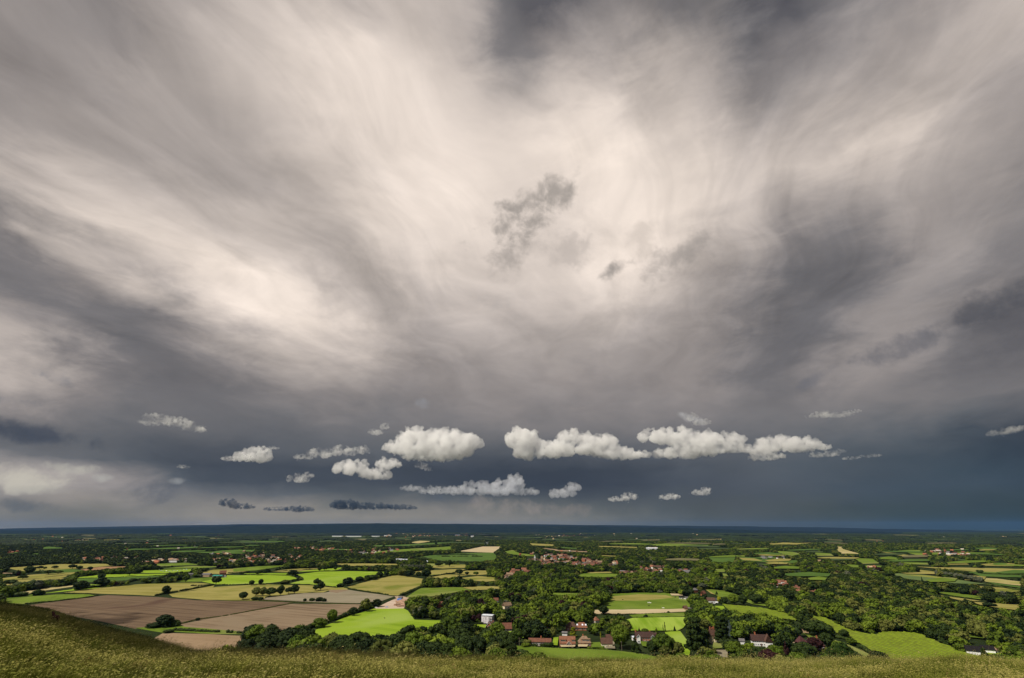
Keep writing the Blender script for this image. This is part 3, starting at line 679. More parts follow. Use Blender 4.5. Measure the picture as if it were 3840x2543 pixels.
def gable_wall(w, d, h, rh, hip):
    m = MB(); x, y = w/2, d/2
    if hip: return m.box(-x, x, -y, y, -0.5, h).me('wall')
    V = [(-x,-y,-.5),(x,-y,-.5),(x,y,-.5),(-x,y,-.5),(-x,-y,h),(x,-y,h),(x,y,h),(-x,y,h),(-x,0,h+rh),(x,0,h+rh)]
    m.add(V, [(0,3,2,1),(0,1,5,4),(2,3,7,6),(1,2,6,9,5),(3,0,4,8,7),(4,5,9,8),(7,8,9,6)]); return m.me('wall')
def gable_roof(w, d, h, rh, hip, ov=0.45, th=0.22):
    x, y = w/2+ov, d/2+ov; s = rh/(d/2); z0 = h-ov*s+0.02; zr = h+rh+0.02; hx = max(0.3, w/2-d/2*0.95) if hip else x; m = MB()
    V = [(-x,-y,z0),(x,-y,z0),(x,y,z0),(-x,y,z0),(-hx,0,zr),(hx,0,zr)]; V += [(a,b_,c+th) for a,b_,c in V]
    m.add(V, [(6,7,11,10),(8,9,10,11),(9,6,10),(7,8,11),(0,4,5,1),(2,5,4,3),(3,4,0),(1,5,2),(0,1,7,6),(1,2,8,7),(2,3,9,8),(3,0,6,9)]); return m.me('roof')
def chimney(parent, x, y, z, s=0.5, h=1.6, mat='brick'):
    m = MB().box(x-s, x+s, y-s, y+s, z-1.6, z+h).box(x-s-.08, x+s+.08, y-s-.08, y+s+.08, z+h+.003, z+h+0.2); m.tube((x, y, z+h+.2), (x, y, z+h+.6), .18, .15, 6)
    return obj('chimney', m.me('chimney'), WM[mat], parent)
def window(parent, x, y, z, w, h, face=-1):
    f = obj('window', MB().box(x-w/2-.1, x+w/2+.1, min(y, y+face*.06), max(y, y+face*.06), z-h/2-.1, z+h/2+.1).me('window'), frame_w, parent)
    a = y+face*.061; m = MB()
    for i in (0, 1): m.box(x-w/2+i*w/2+.05, x+i*w/2-.05, min(a, a+face*.03), max(a, a+face*.03), z-h/2+.05, z+h/2-.05)
    obj('pane', m.me('pane'), glass, f)
def house(reg, X, Y, wpx, label, wall='brick', roof='red', rz=0.0, ratio=0.6, h=4.8, rh=3.0, hip=False, dormers=(), chim=((0.3, 0.2),), win=True, name='house', group=None, gab=(), cat='house', nwin=4, keep=True):
    p = G(reg, X, Y); s = REG[reg][2]; w = wpx/s*mpp(p); d = max(5.0, w*ratio); ar = math.radians(rz)
    e = empty(name, p, ar+math.atan2(-p[0], p[1])*0.0); tag(e, label, cat, group)
    obj('wall', gable_wall(w, d, h, rh, hip), WM[wall], e); rf = obj('roof', gable_roof(w, d, h, rh, hip), RM[roof], e)
    for cx, cyy in chim: chimney(rf, cx*w, cyy*d, h+rh*(1-abs(cyy)*2))
    if win:
        for k in range(nwin):
            x = -w/2+w*(k+0.5)/nwin
            for z in ((1.4, 3.8) if h > 4.2 else (1.4,)): window(e, x, -d/2, z, min(1.5, w/nwin*.5), 1.15)
        obj('door', MB().box(w*0.04, w*0.04+1.0, -d/2-.07, -d/2-0.002, -.05, 2.1).me('door'), plain('door_paint', (0.12, 0.05, 0.03), .6), e)
    for dx, dw in dormers:      # dormers on the front slope: centre fraction, width
        m = MB(); z = h+rh*0.25; y0, y1 = -d/2+d*0.08, -d*0.08
        dm = obj('dormer', m.box(dx*w-dw/2, dx*w+dw/2, y0, y1, z-.4, z+1.3).me('dormer'), WM[wall], e)
        obj('dormer_roof', MB().box(dx*w-dw/2-.3, dx*w+dw/2+.3, y0-.4, y1+.5, z+1.303, z+1.55).me('dormer_roof'), RM[roof], dm)
        window(dm, dx*w, y0, z+.6, dw*.8, 0.9)
    for gx, gw, gh, gm_ in gab: # gabled wings facing the viewer: centre fraction, width, wall height, wall
        m = MB(); y0 = -d/2-1.6; V = [(gx*w-gw/2,y0,-.5),(gx*w+gw/2,y0,-.5),(gx*w+gw/2,gh and 0,-.5),(gx*w-gw/2,0,-.5),(gx*w-gw/2,y0,gh),(gx*w+gw/2,y0,gh),(gx*w+gw/2,0,gh),(gx*w-gw/2,0,gh),(gx*w,y0,gh+gw*.5),(gx*w,0,gh+gw*.5)]
        g = obj('gable_wing', m.add(V, [(0,1,5,8,4),(1,2,6,5),(2,3,7,9,6),(3,0,4,7),(4,8,9,7),(8,5,6,9)]).me('gable_wing'), WM[gm_], e)
        r = MB(); z0, zr = gh-.35, gh+gw*.5+.05; x0, x1, xm = gx*w-gw/2-.4, gx*w+gw/2+.4, gx*w
        V = [(x0,y0-.4,z0),(xm,y0-.4,zr),(x1,y0-.4,z0),(x0,0.3,z0),(xm,0.3,zr),(x1,0.3,z0)]; V += [(a,b_,c+.22) for a,b_,c in V]
        obj('wing_roof', r.add(V, [(6,7,10,9),(7,8,11,10),(0,3,4,1),(1,4,5,2),(0,1,7,6),(1,2,8,7),(3,9,10,4),(4,10,11,5),(0,6,9,3),(2,5,11,8)]).me('wing_roof'), RM[roof], g)
        m = MB(); m.add([(x0,y0-.43,z0+.02),(xm,y0-.43,zr+.02),(x1,y0-.43,z0+.02),(x1,y0-.43,z0+.3),(xm,y0-.43,zr+.34),(x0,y0-.43,z0+.3)], [(0,1,4,5),(1,2,3,4)]); obj('bargeboard', m.me('bargeboard'), frame_w, g)
        window(g, gx*w, y0, 1.4, gw*.45, 1.2); window(g, gx*w, y0, gh+.2, gw*.35, 1.1)
    x, y = src(reg, X, Y); hw = wpx/s/2
    if keep: HOUSES.append((x-hw*.8, x+hw*.8, y-(h+rh*0.8)/mpp(p)*0.95, y-h*0.15/mpp(p)))
    return e, w, d
barge = None
e, w, d = house('C', 310, 1036, 96, 'pale building wrapped in white scaffold sheeting under a flat bluish white temporary roof', 'grey', 'white', -18, 0.75, 8.2, 0.6, False, (), (), False, 'scaffolded_house', cat='building')
m = MB()
for k in range(7):
    x = -w/2+w*k/6; m.tube((x, -d/2-.8, 0), (x, -d/2-.8, 8), .07)
for z in (2, 4, 6): m.box(-w/2, w/2, -d/2-1.1, -d/2-.5, z, z+.12)
obj('scaffold', m.me('scaffold'), plain('scaffold_sheet', (0.66, 0.64, 0.66), .7), e)
obj('sheeting', MB().box(-w/2, w/2*0.55, -d/2-1.25, -d/2-1.18, .8, 7.6).me('sheeting'), plain('scaffold_sheet2', (0.62, 0.58, 0.60), .7, .2, .35, .5), e)
e, w, d = house('C', 345, 1096, 72, 'orange brick house with a white edged front gable and solar panels on its roof', 'brick', 'brown', -8, 0.6, 4.2, 3.2, False, (), ((0.1, 0.1),), True, nwin=3, gab=((-0.30, 7.5, 3.6, 'brick'),))
obj('solar_panel', MB().add([(w*.12,-d*.42,5.05),(w*.36,-d*.42,5.05),(w*.36,-d*.1,7.35),(w*.12,-d*.1,7.35)], [(0,1,2,3)]).me('solar_panel'), plain('solar_cells', (0.05, 0.055, 0.09), .2, .6), e).location.z = .35
house('C', 473, 1100, 84, 'house with a broad plain brown tiled roof beside a narrow dark conifer', 'stone', 'red', 6, 0.8, 2.4, 4.6, False, (), (), True, nwin=3)
house('C', 838, 1084, 70, 'cream house with a wide pale framed gable and striped roof behind garden trees', 'cream', 'beige', 62, 1.15, 3.6, 3.4, False, (), (), True, nwin=3)
house('C', 1050, 1096, 92, 'long hipped house with mottled brown roof in the hamlet, west wing', 'brick', 'brown', 4, 0.62, 3.2, 4.2, True, (), ((-0.45, 0.0),), True)
e, w, d = house('C', 1140, 1096, 100, 'orange tiled range with three white rooflights joined to the hipped brown house', 'brick', 'orange', -4, 0.5, 3.0, 4.0, True, (), (), True)
for k in (-.38, .08, .36): obj('rooflight', MB().add([(k*w-.8,-d*.36,4.25),(k*w+.8,-d*.36,4.25),(k*w+.8,-d*.2,5.55),(k*w-.8,-d*.2,5.55)], [(0,1,2,3)]).me('rooflight'), plain('rooflight_glass', (0.75, 0.75, 0.85), .3), e).location.z = .32
house('C', 1014, 1238, 136, 'orange roofed detached house with flat dormers and a small timbered porch gable', 'brick', 'orange', -3, 0.55, 3.1, 4.6, False, ((-0.28, 5.2), (0.38, 3.2)), (), True, gab=((0.08, 4.2, 2.4, 'dbrick'),), nwin=5)
house('C', 1166, 1232, 108, 'hipped brown roofed house with one long white framed dormer', 'brick', 'beige', -4, 0.7, 3.0, 4.4, True, ((0.1, 8.0),), ((-0.1, 0.05),), True, nwin=4)
house('C', 770, 1232, 196, 'long low brown roofed bungalow with white windows behind a clipped hedge', 'stone', 'red', -6, 0.28, 3.4, 2.2, False, (), ((0.05, 0.0),), True, nwin=9)
house('C', 1363, 1252, 96, 'low cream walled cottage with a plain brown roof and gravel drive', 'cream', 'brown', -3, 0.5, 4.0, 3.6, False, (), (), True, nwin=3)
house('C', 1392, 1215, 66, 'taller brown roofed wing behind the low cream cottage', 'cream', 'brown', 8, 0.6, 4.2, 3.0, False, (), ((0.3, 0.0),), False)
house('C', 1700, 1205, 158, 'large brick house with dark roof, white dormers and a row of white windows', 'brick', 'dark', -5, 0.4, 4.9, 3.6, False, (), ((-0.46, 0.0), (0.33, 0.12)), True, nwin=7, gab=((-0.36, 3.2, 5.2, 'white'), (0.42, 3.2, 5.2, 'white')))
house('C', 1808, 1205, 62, 'garage with a tall brick gable over white doors beside the large brick house', 'white', 'dark', 86, 1.1, 3.6, 4.2, False, (), (), True, name='garage', cat='garage', nwin=2)
house('C', 1608, 1188, 36, 'white conservatory on the near end of the large brick house', 'white', 'white', 0, 0.7, 2.8, 0.8, False, (), (), True, name='conservatory', cat='conservatory', nwin=3)
house('C', 990, 1142, 44, 'small white shed with a dark lean-to behind the orange roofed house', 'white', 'grey', -10, 0.6, 2.4, 0.9, False, (), (), False, name='shed', cat='shed')
house('C', 636, 1076-0, 10, 'tiny pale hut', 'white', 'white', 0, 1.0, 2.0, .5, False, (), (), False, name='hut', cat='hut', keep=False) if False else None
house('C', 412, 1080, 22, 'little white garden building between two hamlet houses', 'white', 'white', 0, 0.8, 2.3, 0.5, False, (), (), False, name='garden_building', cat='shed')
house('C', 1268, 1036, 42, 'small pinkish red roof peeping out of trees near the pale stubble strip', 'stone', 'orange', 30, 0.7, 3.5, 3.0, True, (), (), False)
house('C', 377, 850, 42, 'white walled house with a small red roof in the middle wood', 'white', 'red', 0, 0.6, 3.0, 2.8, False, (), (), True, nwin=3)
house('C', 476, 905, 76, 'pale gabled house half hidden by trees in the middle wood', 'cream', 'beige', 35, 0.5, 4.0, 3.2, False, (), (), True, nwin=3)
house('B', 1778, 895, 54, 'single orange roof in the wood behind the bright green field', 'brick', 'orange', 20, 0.7, 3.5, 3.5, False, (), ((-0.45, 0),), False)
house('D', 428, 1250, 50, 'tall cream house with clustered chimneys beside the great dark cedar', 'cream', 'brown', 12, 0.8, 7.5, 4.2, False, (), ((-0.3, 0.0), (0.2, 0.1), (0.42, 0.0)), True, nwin=3, gab=((0.2, 4.0, 5.0, 'cream'),))
house('D', 242, 1250, 36, 'small brick outbuilding left of the great dark cedar', 'tan', 'beige', 0, 0.7, 2.4, 1.4, False, (), (), False, name='outbuilding', cat='outbuilding')
house('D', 690, 1256, 42, 'white outbuilding with a dark roof under the blue conifer', 'white', 'grey', -15, 0.6, 2.8, 1.5, False, (), (), False, name='outbuilding', cat='outbuilding')
house('D', 850, 1270, 128, 'white house under a wide brown roof half screened by dark trees', 'white', 'dark', -10, 0.45, 4.6, 4.2, False, (), ((-0.2, 0.0),), True, nwin=7)
house('D', 940, 1292, 56, 'white boarded gable end of the house screened by dark trees', 'white', 'brown', 74, 1.0, 5.6, 5.0, False, (), (), True, nwin=2)
house('D', 1235, 1276, 76, 'plum brown hipped house with a white window bay above the copper tree', 'dbrick', 'plum', 18, 0.9, 3.4, 4.6, True, (), (), True, nwin=3)
house('D', 1358, 1300, 150, 'long plum brown roofed house behind the copper tree', 'dbrick', 'plum', -16, 0.5, 3.6, 4.8, True, (), ((0.2, 0.0),), True, nwin=5)
house('D', 1270, 1150, 44, 'dark timber barn wall at the corner of the small meadow', 'tan', 'beige', 70, 0.4, 4.0, 2.0, False, (), (), False, name='barn', cat='barn')
house('E', 1610, 1352, 130, 'long black roofed barn with a white front wall at the vineyard corner', 'white', 'black', -32, 0.42, 3.2, 3.0, False, (), (), False, name='barn', cat='barn', keep=True)
house('E', 1730, 1350, 90, 'black roofed stable range with white ends behind the long black barn', 'white', 'black', -30, 0.4, 4.0, 2.4, False, (), (), False, name='stable', cat='stable')
house('E', 1815, 1348, 34, 'small white cottage at the far end of the black roofed barns', 'white', 'beige', -20, 0.7, 3.0, 2.0, False, (), (), False)
house('E', 1975, 1362, 16, 'slim white building against the round dark tree at the edge of the picture', 'white', 'white', -20, 1.0, 5.0, 1.0, False, (), (), False, name='outbuilding', cat='outbuilding')
house('C', 2290, 858, 66, 'long white cottage with a brown roof beside the yellow edged hedge', 'white', 'brown', -8, 0.5, 4.0, 3.2, False, (), (), True, nwin=5)
house('C', 2335, 852, 36, 'white gabled annexe next to the long white cottage', 'white', 'grey', 60, 1.0, 3.0, 2.6, False, (), (), True, nwin=2)
house('C', 2148, 762, 40, 'brick house with a domed glass roof lantern near the wood edge', 'brick', 'grey', 20, 0.8, 4.0, 2.8, True, (), (), False)
house('C', 2222, 790, 44, 'small red gabled house among trees above the white cottages', 'brick', 'red', 45, 0.7, 3.6, 3.2, False, (), (), False)
house('C', 2060, 918, 30, 'brown stable with a pitched roof at the end of the pale strip', 'tan', 'brown', 10, 0.8, 2.6, 2.4, False, (), (), False, name='stable', cat='stable')
house('C', 2098, 918, 38, 'low dark field shelter joined to the brown stable', 'tan', 'grey', 0, 0.4, 2.2, 0.6, False, (), (), False, name='field_shelter', cat='shelter')
house('C', 2030, 822, 44, 'black and white stable block at the top corner of the paddock', 'white', 'black', -14, 0.5, 2.8, 1.8, False, (), (), True, name='stable', cat='stable', nwin=3)
house('C', 2072, 826, 30, 'small white hut next to the black and white stable block', 'white', 'grey', 10, 0.7, 2.6, 1.2, False, (), (), False, name='hut', cat='hut')
# building site with stacked timber and sheds
house('B', 1425, 826, 30, 'dark shed with a bright blue tarpaulin on the building site', 'grey', 'grey', -10, 0.6, 3.0, 1.5, False, (), (), False, name='shed', cat='shed')
p = G('B', 1420, 830); obj_ = MB().box(-3, 3, -2, 2, 0, 2.2); tag(obj('tarpaulin_stack', obj_.me('tarp'), plain('blue_tarp', (0.10, 0.22, 0.62), .5), None, p+[0, -4, 0.3]), 'stack under a bright blue tarpaulin on the building site', 'stack')
tm = plain('sawn_timber', (0.48, 0.31, 0.21), .8, .2, .35, .8)
for k, (X, Y) in enumerate([(1405, 852), (1432, 846), (1458, 840), (1410, 862), (1440, 858), (1462, 853), (1432, 872), (1458, 868), (1445, 885), (1465, 880), (1395, 882), (1425, 892)]):
    m = MB()
    for j in range(4):
        for q in range(5): m.box(-4.5+rng.uniform(-.3, .3), 4.5+rng.uniform(-.3, .3), q*.75, q*.75+.6, j*.55, j*.55+.42)
    o = obj('timber_stack', m.me('timber_stack'), tm, None, G('B', X, Y)+[0, 0, .2], rng.uniform(-.2, .2)); tag(o, 'low stack of sawn pinkish timber lying on the chalky building site', 'timber stack', 'timber stacks on the building site')
for k, (X, Y, lb) in enumerate([(1392, 884, 'small brown cabin on the building site, nearer the open chalk'), (1408, 884, 'small brown cabin on the building site, beside the timber stacks')]):
    house('B', X, Y, 12, lb, 'tan', 'beige', 5, 0.8, 2.6, 1.2, False, (), (), False, name='site_cabin', cat='cabin')
# farmstead with the green roofed shed
for X, Y, wp, wl, rf_, rz, h, rh, lb in [(1830, 622, 84, 'tan', 'grey', -6, 4.5, 2.5, 'long grey roofed cattle shed in the farmyard left of the green roof'), (1935, 630, 84, 'grey', 'teal', -3, 3.5, 1.6, 'low farm shed with a bright green roof'), (1975, 608, 50, 'brick', 'orange', 35, 5.0, 4.5, 'farmhouse with a steep orange roof above the green roofed shed'), (1690, 615, 40, 'grey', 'grey', 15, 3.5, 2.0, 'grey farm shed half hidden by trees left of the farmyard'), (1990, 628, 30, 'white', 'grey', 0, 3, 1.4, 'pale lean-to at the right end of the green roofed shed')]:
    house('A', X, Y, wp, lb, wl, rf_, rz, 0.45, h, rh, False, (), (), False, name='farm_building', cat='farm building')
house('A', 1530, 494, 100, 'long white walled school block with a flat white edged roof in front of the town', 'white', 'beige', 0, 0.4, 6, 1.2, False, (), (), False, name='school_block', cat='building')
house('B', 1410, 482, 60, 'pale green-grey shed at the tree line beyond the middle wood', 'grey', 'white', 0, 0.4, 4.5, 1.8, False, (), (), False, name='barn', cat='barn')
house('B', 1468, 482, 46, 'pale shed right of the pale green-grey one at the tree line', 'grey', 'white', 0, 0.5, 4.0, 1.5, False, (), (), False, name='barn', cat='barn')
house('B', 1660, 505, 12, 'tiny white cottage by the thin bright green strip', 'white', 'white', 0, 0.8, 5, 3, False, (), (), False)
# church
p = G('C', 722, 488); e = empty('church', p, 0.1); tag(e, 'stone village church with a slender white spire above brown roofs', 'church'); e.scale = (.75, .75, .8)
obj('wall', gable_wall(26, 10, 7, 5, False), WM['stone'], e); obj('roof', gable_roof(26, 10, 7, 5, False), RM['brown'], e)
obj('tower', MB().box(-3.2, 3.2, -8.5, -5.2, -.5, 13).me('tower'), WM['stone'], e)
obj('spire', MB().add([(-3.5,-8.8,13),(3.5,-8.8,13),(3.5,-4.9,13),(-3.5,-4.9,13),(0,-6.8,26)], [(0,1,4),(1,2,4),(2,3,4),(3,0,4),(0,3,2,1)]).me('spire'), plain('shingle_white', (0.62, 0.62, 0.60), .7), e)
x, y = src('C', 722, 488); HOUSES.append((x-12, x+12, y-26/mpp(p), y-3/mpp(p)))
# windmill on the skyline of the pale field
p = G('C', 298, 342); e = empty('windmill', p, 0.3); tag(e, 'small white windmill with crossed sails above the pale stubble field', 'windmill')
wh = plain('mill_white', (0.85, 0.85, 0.83), .7); e.scale = (.42, .42, .42); obj('tower', MB().tube((0,0,0), (0,0,26), 7, 4.6, 10).me('tower'), wh, e); obj('cap', MB().ell((0,0,26), (5, 5, 4), 10, 6).me('cap'), wh, e)
for k in range(4):
    a = PI/4+k*PI/2+.1; c_, s_ = math.cos(a), math.sin(a); m = MB(); L = 24
    m.add([(c_*2-s_*.6,-7.5,27+s_*2+c_*.6),(c_*L-s_*.6,-7.5,27+s_*L+c_*.6),(c_*L+s_*3.4,-7.5,27+s_*L-c_*3.4),(c_*2+s_*3.4,-7.5,27+s_*2-c_*3.4),(c_*2-s_*.6,-7.1,27+s_*2+c_*.6),(c_*L-s_*.6,-7.1,27+s_*L+c_*.6),(c_*L+s_*3.4,-7.1,27+s_*L-c_*3.4),(c_*2+s_*3.4,-7.1,27+s_*2-c_*3.4)], [(0,1,2,3),(7,6,5,4),(0,4,5,1),(1,5,6,2),(2,6,7,3),(3,7,4,0)]); obj('sail', m.me('sail'), wh, e)
x, y = src('C', 298, 342); HOUSES.append((x-6, x+6, y-16, y))
# villages: one house of each kind is built, the rest are copies
def proto_house(w, d, h, rh, hip, wall, roof):
    return gable_wall(w, d, h, rh, hip), gable_roof(w, d, h, rh, hip, .5, .3), WM[wall], RM[roof]
NSPEC = len(HOUSES); VH = []
for (w, d, h, rh, hip) in ((10, 8, 5, 3.6, False), (13, 8, 5, 3.8, False), (9, 9, 5.2, 3.4, True), (18, 8, 5, 3.6, False)):
    for wl, rf_ in (('brick', 'red'), ('white', 'orange'), ('cream', 'brown'), ('white', 'red'), ('white', 'brown'), ('tan', 'beige'), ('cream', 'beige'), ('white', 'grey')):
        a_, b_, c_, d_ = proto_house(w, d, h, rh, hip, wl, rf_); a_.materials.append(c_); b_.materials.append(d_); VH.append((a_, b_, wl, rf_, w, h+rh))
CW = {'brick': 'brick', 'cream': 'cream walled', 'white': 'white walled', 'tan': 'tan walled', 'dbrick': 'dark brick'}
def village(reg, poly, n, where, group, kinds=None, sc=(0.85, 1.15), ang=(0, 0.6), mind=6.0):
    sc = (sc[0]*.78, sc[1]*.82)
    P = [src(reg, *q) for q in poly]; xs_, ys_ = [q[0] for q in P], [q[1] for q in P]; got = []; tries = 0
    while len(got) < n and tries < 6000:
        tries += 1; q = np.array([[rng.uniform(min(xs_), max(xs_)), rng.uniform(min(ys_), max(ys_))]])
        if not pip(q, P)[0]: continue
        x, y = q[0]
        if any(abs(x-a)*1.0 < mind and abs(y-b) < mind*0.33 for a, b in got): continue
        got.append((x, y)); k = int(rng.integers(len(VH)) if kinds is None else kinds[int(rng.integers(len(kinds)))]); wm_, rf_me, wl, rf_, w, hh = VH[k]
        p = ground(x, y); s = rng.uniform(*sc); e = empty('house', p, rng.choice([0, PI/2])+rng.normal(ang[0], ang[1])); e.scale = (s, s, s)
        tag(e, '%s %s roofed house %s' % (CW[wl], {'beige': 'tan', 'grey': 'grey'}.get(rf_, rf_), where), 'house', group); obj('wall', wm_, None, e); obj('roof', rf_me, None, e)
        hp = hh*s/mpp(p); HOUSES.append((x-w*s*.22/mpp(p), x+w*s*.22/mpp(p), y-hp*.95, y-hp*.6))
village('C', [(610,492),(700,478),(780,455),(830,425),(1000,432),(1120,460),(1220,470),(1330,505),(1330,548),(1180,548),(1050,535),(930,515),(800,550),(750,540),(770,505),(690,495)], 104, 'in the village around the white spire', 'houses of the village with the spire', None, (0.9, 1.35), mind=5)
village('C', [(1385,500),(1530,500),(1530,545),(1385,555)], 9, 'at the right end of the spire village', 'houses at the right end of the spire village', None, (0.9, 1.3))
village('C', [(1490,592),(1640,592),(1640,620),(1490,620)], 9, 'in the row beyond the small green field', 'houses in the row beyond the small green field', None, (0.9, 1.3))
village('C', [(1600,560),(1890,545),(1890,612),(1700,612)], 16, 'between village and the long dark wood', 'houses between village and long wood', None, (1.0, 1.4))
village('C', [(1920,562),(2110,575),(2110,622),(2000,622)], 8, 'by the wood edge right of the village', 'houses by the wood edge', None, (1.0, 1.4))
village('C', [(425,575),(680,572),(680,602),(430,606)], 9, 'in the short terrace left of the village', 'terrace left of the spire village', [0, 1, 8, 9, 24, 25], (1.0, 1.3), (0, .2), 7)
village('C', [(465,612),(540,608),(520,660),(465,665)], 6, 'below the short terrace', 'houses below the short terrace', None, (1.0, 1.3))
village('A', [(690,462),(1000,452),(1240,468),(1240,492),(700,494)], 10, 'on the shaded left edge of the far town', 'houses on the left edge of the far town', None, (0.9, 1.2))
village('A', [(1250,482),(1640,470),(1650,502),(1260,510)], 12, 'behind the white school block', 'houses behind the school block', None, (0.9, 1.2))
village('A', [(1860,408),(2368,400),(2368,525),(2150,520),(1880,515)], 18, 'in the leafy middle of the far town', 'houses in the middle of the far town', None, (0.9, 1.3))
village('B', [(0,440),(300,440),(610,440),(600,480),(330,525),(0,528)], 20, 'on the near side of the far town', 'houses on the near side of the far town', None, (0.9, 1.3))
village('B', [(440,368),(880,364),(900,384),(440,384)], 10, 'in the red estate behind the far town', 'houses of the long red estate', [0, 1, 8, 24, 25], (0.9, 1.3), (0, .2))
village('B', [(760,392),(1400,365),(1400,395),(1000,428),(780,430)], 12, 'at the right end of the far town', 'houses at the right end of the far town', None, (0.9, 1.3))
village('D', [(960,690),(1060,690),(1220,745),(1200,775),(1080,755),(930,740)], 9, 'in the wooded lane on the right', 'houses along the wooded lane', [1, 3, 11, 9, 27], (.85, 1.15), mind=13)
village('D', [(1185,800),(1260,805),(1410,805),(1405,825),(1190,822)], 3, 'below the wooded lane on the right', 'houses below the wooded lane', [1, 9, 31], (.85, 1.1), mind=14)
village('D', [(850,462),(1020,472),(1095,470),(1095,485),(850,480)], 6, 'in the farm beyond the flat dark fields', 'farm buildings of the farm beyond the dark fields', [31, 7, 15, 28], (1.0, 1.3))
village('E', [(1140,380),(1450,420),(1540,462),(1330,460)], 7, 'scattered over the far right fields', 'houses scattered over the far fields', None, (1.1, 1.6))
def farscatter(reg, boxes, seed):
    out = []
    for X0, X1, Y0, Y1, n in boxes:
        for _ in range(n): out.append(G(reg, rng.uniform(X0, X1), rng.uniform(Y0, Y1)))
    return out
pts = farscatter('B', [(1250, 2080, 248, 276, 150), (0, 200, 440, 520, 20), (1300, 1900, 246, 262, 40)], 1)+farscatter('C', [(960, 1320, 205, 232, 60), (1100, 2200, 215, 300, 40), (560, 1100, 400, 440, 14), (1720, 1830, 372, 382, 14), (0, 900, 240, 300, 40), (800,1200,250,275,26), (1720,1900,222,238,14)], 2)+farscatter('E', [(1130, 1500, 370, 460, 22), (100, 1900, 270, 330, 26), (620, 690, 560, 580, 6), (1400,1560,440,462,14)], 3)+farscatter('A', [(0, 900, 400, 420, 24), (200, 2300, 250, 400, 60), (1270,1420,495,512,14), (1250,1650,478,505,26), (1850,2368,410,520,46), (690,1240,455,490,30)], 4)+farscatter('B', [(0,620,440,520,44), (440,900,366,400,30), (700,1400,385,430,36)], 5)
pts = np.array(pts); n = len(pts)
farh = proto_collection('far_houses', [(MB().box(-6, 6, -4, 4, 0, 5).add([(-6.5,-4.5,5),(6.5,-4.5,5),(6.5,4.5,5),(-6.5,4.5,5),(-6.5,0,8.5),(6.5,0,8.5)], [(0,1,5,4),(2,3,4,5),(1,2,5),(3,0,4)]).me('far_house'), mt) for mt in (WM['brick'], WM['tan'], WM['stone'], RM['orange'], RM['brown'])])
sc_ = np.clip(pts[:, 1]/5600, 0.75, 1.7)[:, None]*np.array([[1.3, 1, 1]])
scatter('distant_houses', pts+np.array([[0, 0, 2]]), sc_, rng.choice([0, 1.2, 2.0], n), rng.integers(0, 5, n), farh, 'pale specks of houses strewn over the far plain')
for X0, X1, Y, h_, lb in [(820, 912, 270, 9, 'long low white warehouse at the left end of the far white row'), (940, 1078, 270, 8, 'longest white warehouse of the far white row'), (1165, 1240, 270, 8, 'short white warehouse right of the longest one'), (1280, 1345, 264, 9, 'white warehouse at the right end of the far white row'), (1910, 1952, 264, 14, 'bright white block on the plain below the skyline, near the windmill'), (2050, 2076, 274, 12, 'small bright white block beneath a pale roof near the windmill')]:
    p = G('B', (X0+X1)/2, Y); w = (X1-X0)/2.368*mpp(p); e = empty('warehouse', p); tag(e, lb, 'warehouse')
    obj('wall', MB().box(-w/2, w/2, -15, 15, 0, h_*1.6).me('wall'), WM['white'], e); obj('roof', MB().box(-w/2-1, w/2+1, -16, 16, h_*1.6+.01, h_*1.6+1).me('roof'), RM['white'], e); x, y = src('B', (X0+X1)/2, Y); HOUSES.append((x-w/2/mpp(p), x+w/2/mpp(p), y-9, y-1))
p = G('C', 1762, 382); w = 42*mpp(p); e = empty('glasshouse', p); tag(e, 'long white glasshouse range among trees beyond the village', 'glasshouse'); obj('wall', MB().box(-w/2, w/2, -12, 12, 0, 7).me('wall'), WM['white'], e); obj('roof', gable_roof(w, 24, 7, 3, False), RM['white'], e); x, y = src('C', 1762, 382); HOUSES.append((x-20, x+20, y-6, y))
# ------------------------------------------------------------------ small things
def car(p, rz, col, label, group=None, name='parked_car', L=4.4):
    e = empty(name, p, rz); tag(e, label, 'car', group); mt = plain('car_paint_%02d%02d' % (int(col[0]*99), int(col[2]*99)), col, .3, .6, .03)
    x = L/2; V = [(-x,-.85,.35),(x,-.85,.35),(x,.85,.35),(-x,.85,.35),(-x,-.85,.85),(x,-.85,.75),(x,.85,.75),(-x,.85,.85),(-x*.8,-.7,1.4),(x*.25,-.7,1.42),(x*.25,.7,1.42),(-x*.8,.7,1.4),(x*.55,-.82,.86),(x*.55,.82,.86)]
    obj('body', MB().add(V, [(0,3,2,1),(0,1,5,12,4),(3,7,13,6,2),(1,2,6,5),(0,4,7,3),(4,8,11,7),(8,9,10,11),(4,12,9,8),(7,11,10,13),(9,12,13,10),(12,5,6,13)]).me('body'), mt, e)
    obj('windscreen', MB().add([(x*.27,-.62,1.37),(x*.52,-.72,.92),(x*.52,.72,.92),(x*.27,.62,1.37)], [(0,1,2,3)]).me('windscreen'), glass, e).location = (.03, 0, .03)
    for sx in (-.62, .62):
        for sy in (-.86, .86): obj('wheel', MB().tube((sx*x, sy-.09, .33), (sx*x, sy+.09, .33), .33, .33, 10).me('wheel'), plain('tyre_rubber', (.02, .02, .02), .9), e)
    return e
car(G('C', 1040, 1243), .2, (.55, .02, .02), 'bright red car parked in front of the orange roofed house')
car(G('B', 1305, 897), .1, (.25, .28, .45), 'dark blue grey car parked on the open chalk of the building site')
car(G('B', 1212, 902), .4, (.75, .75, .75), 'white car at the near left corner of the building site')
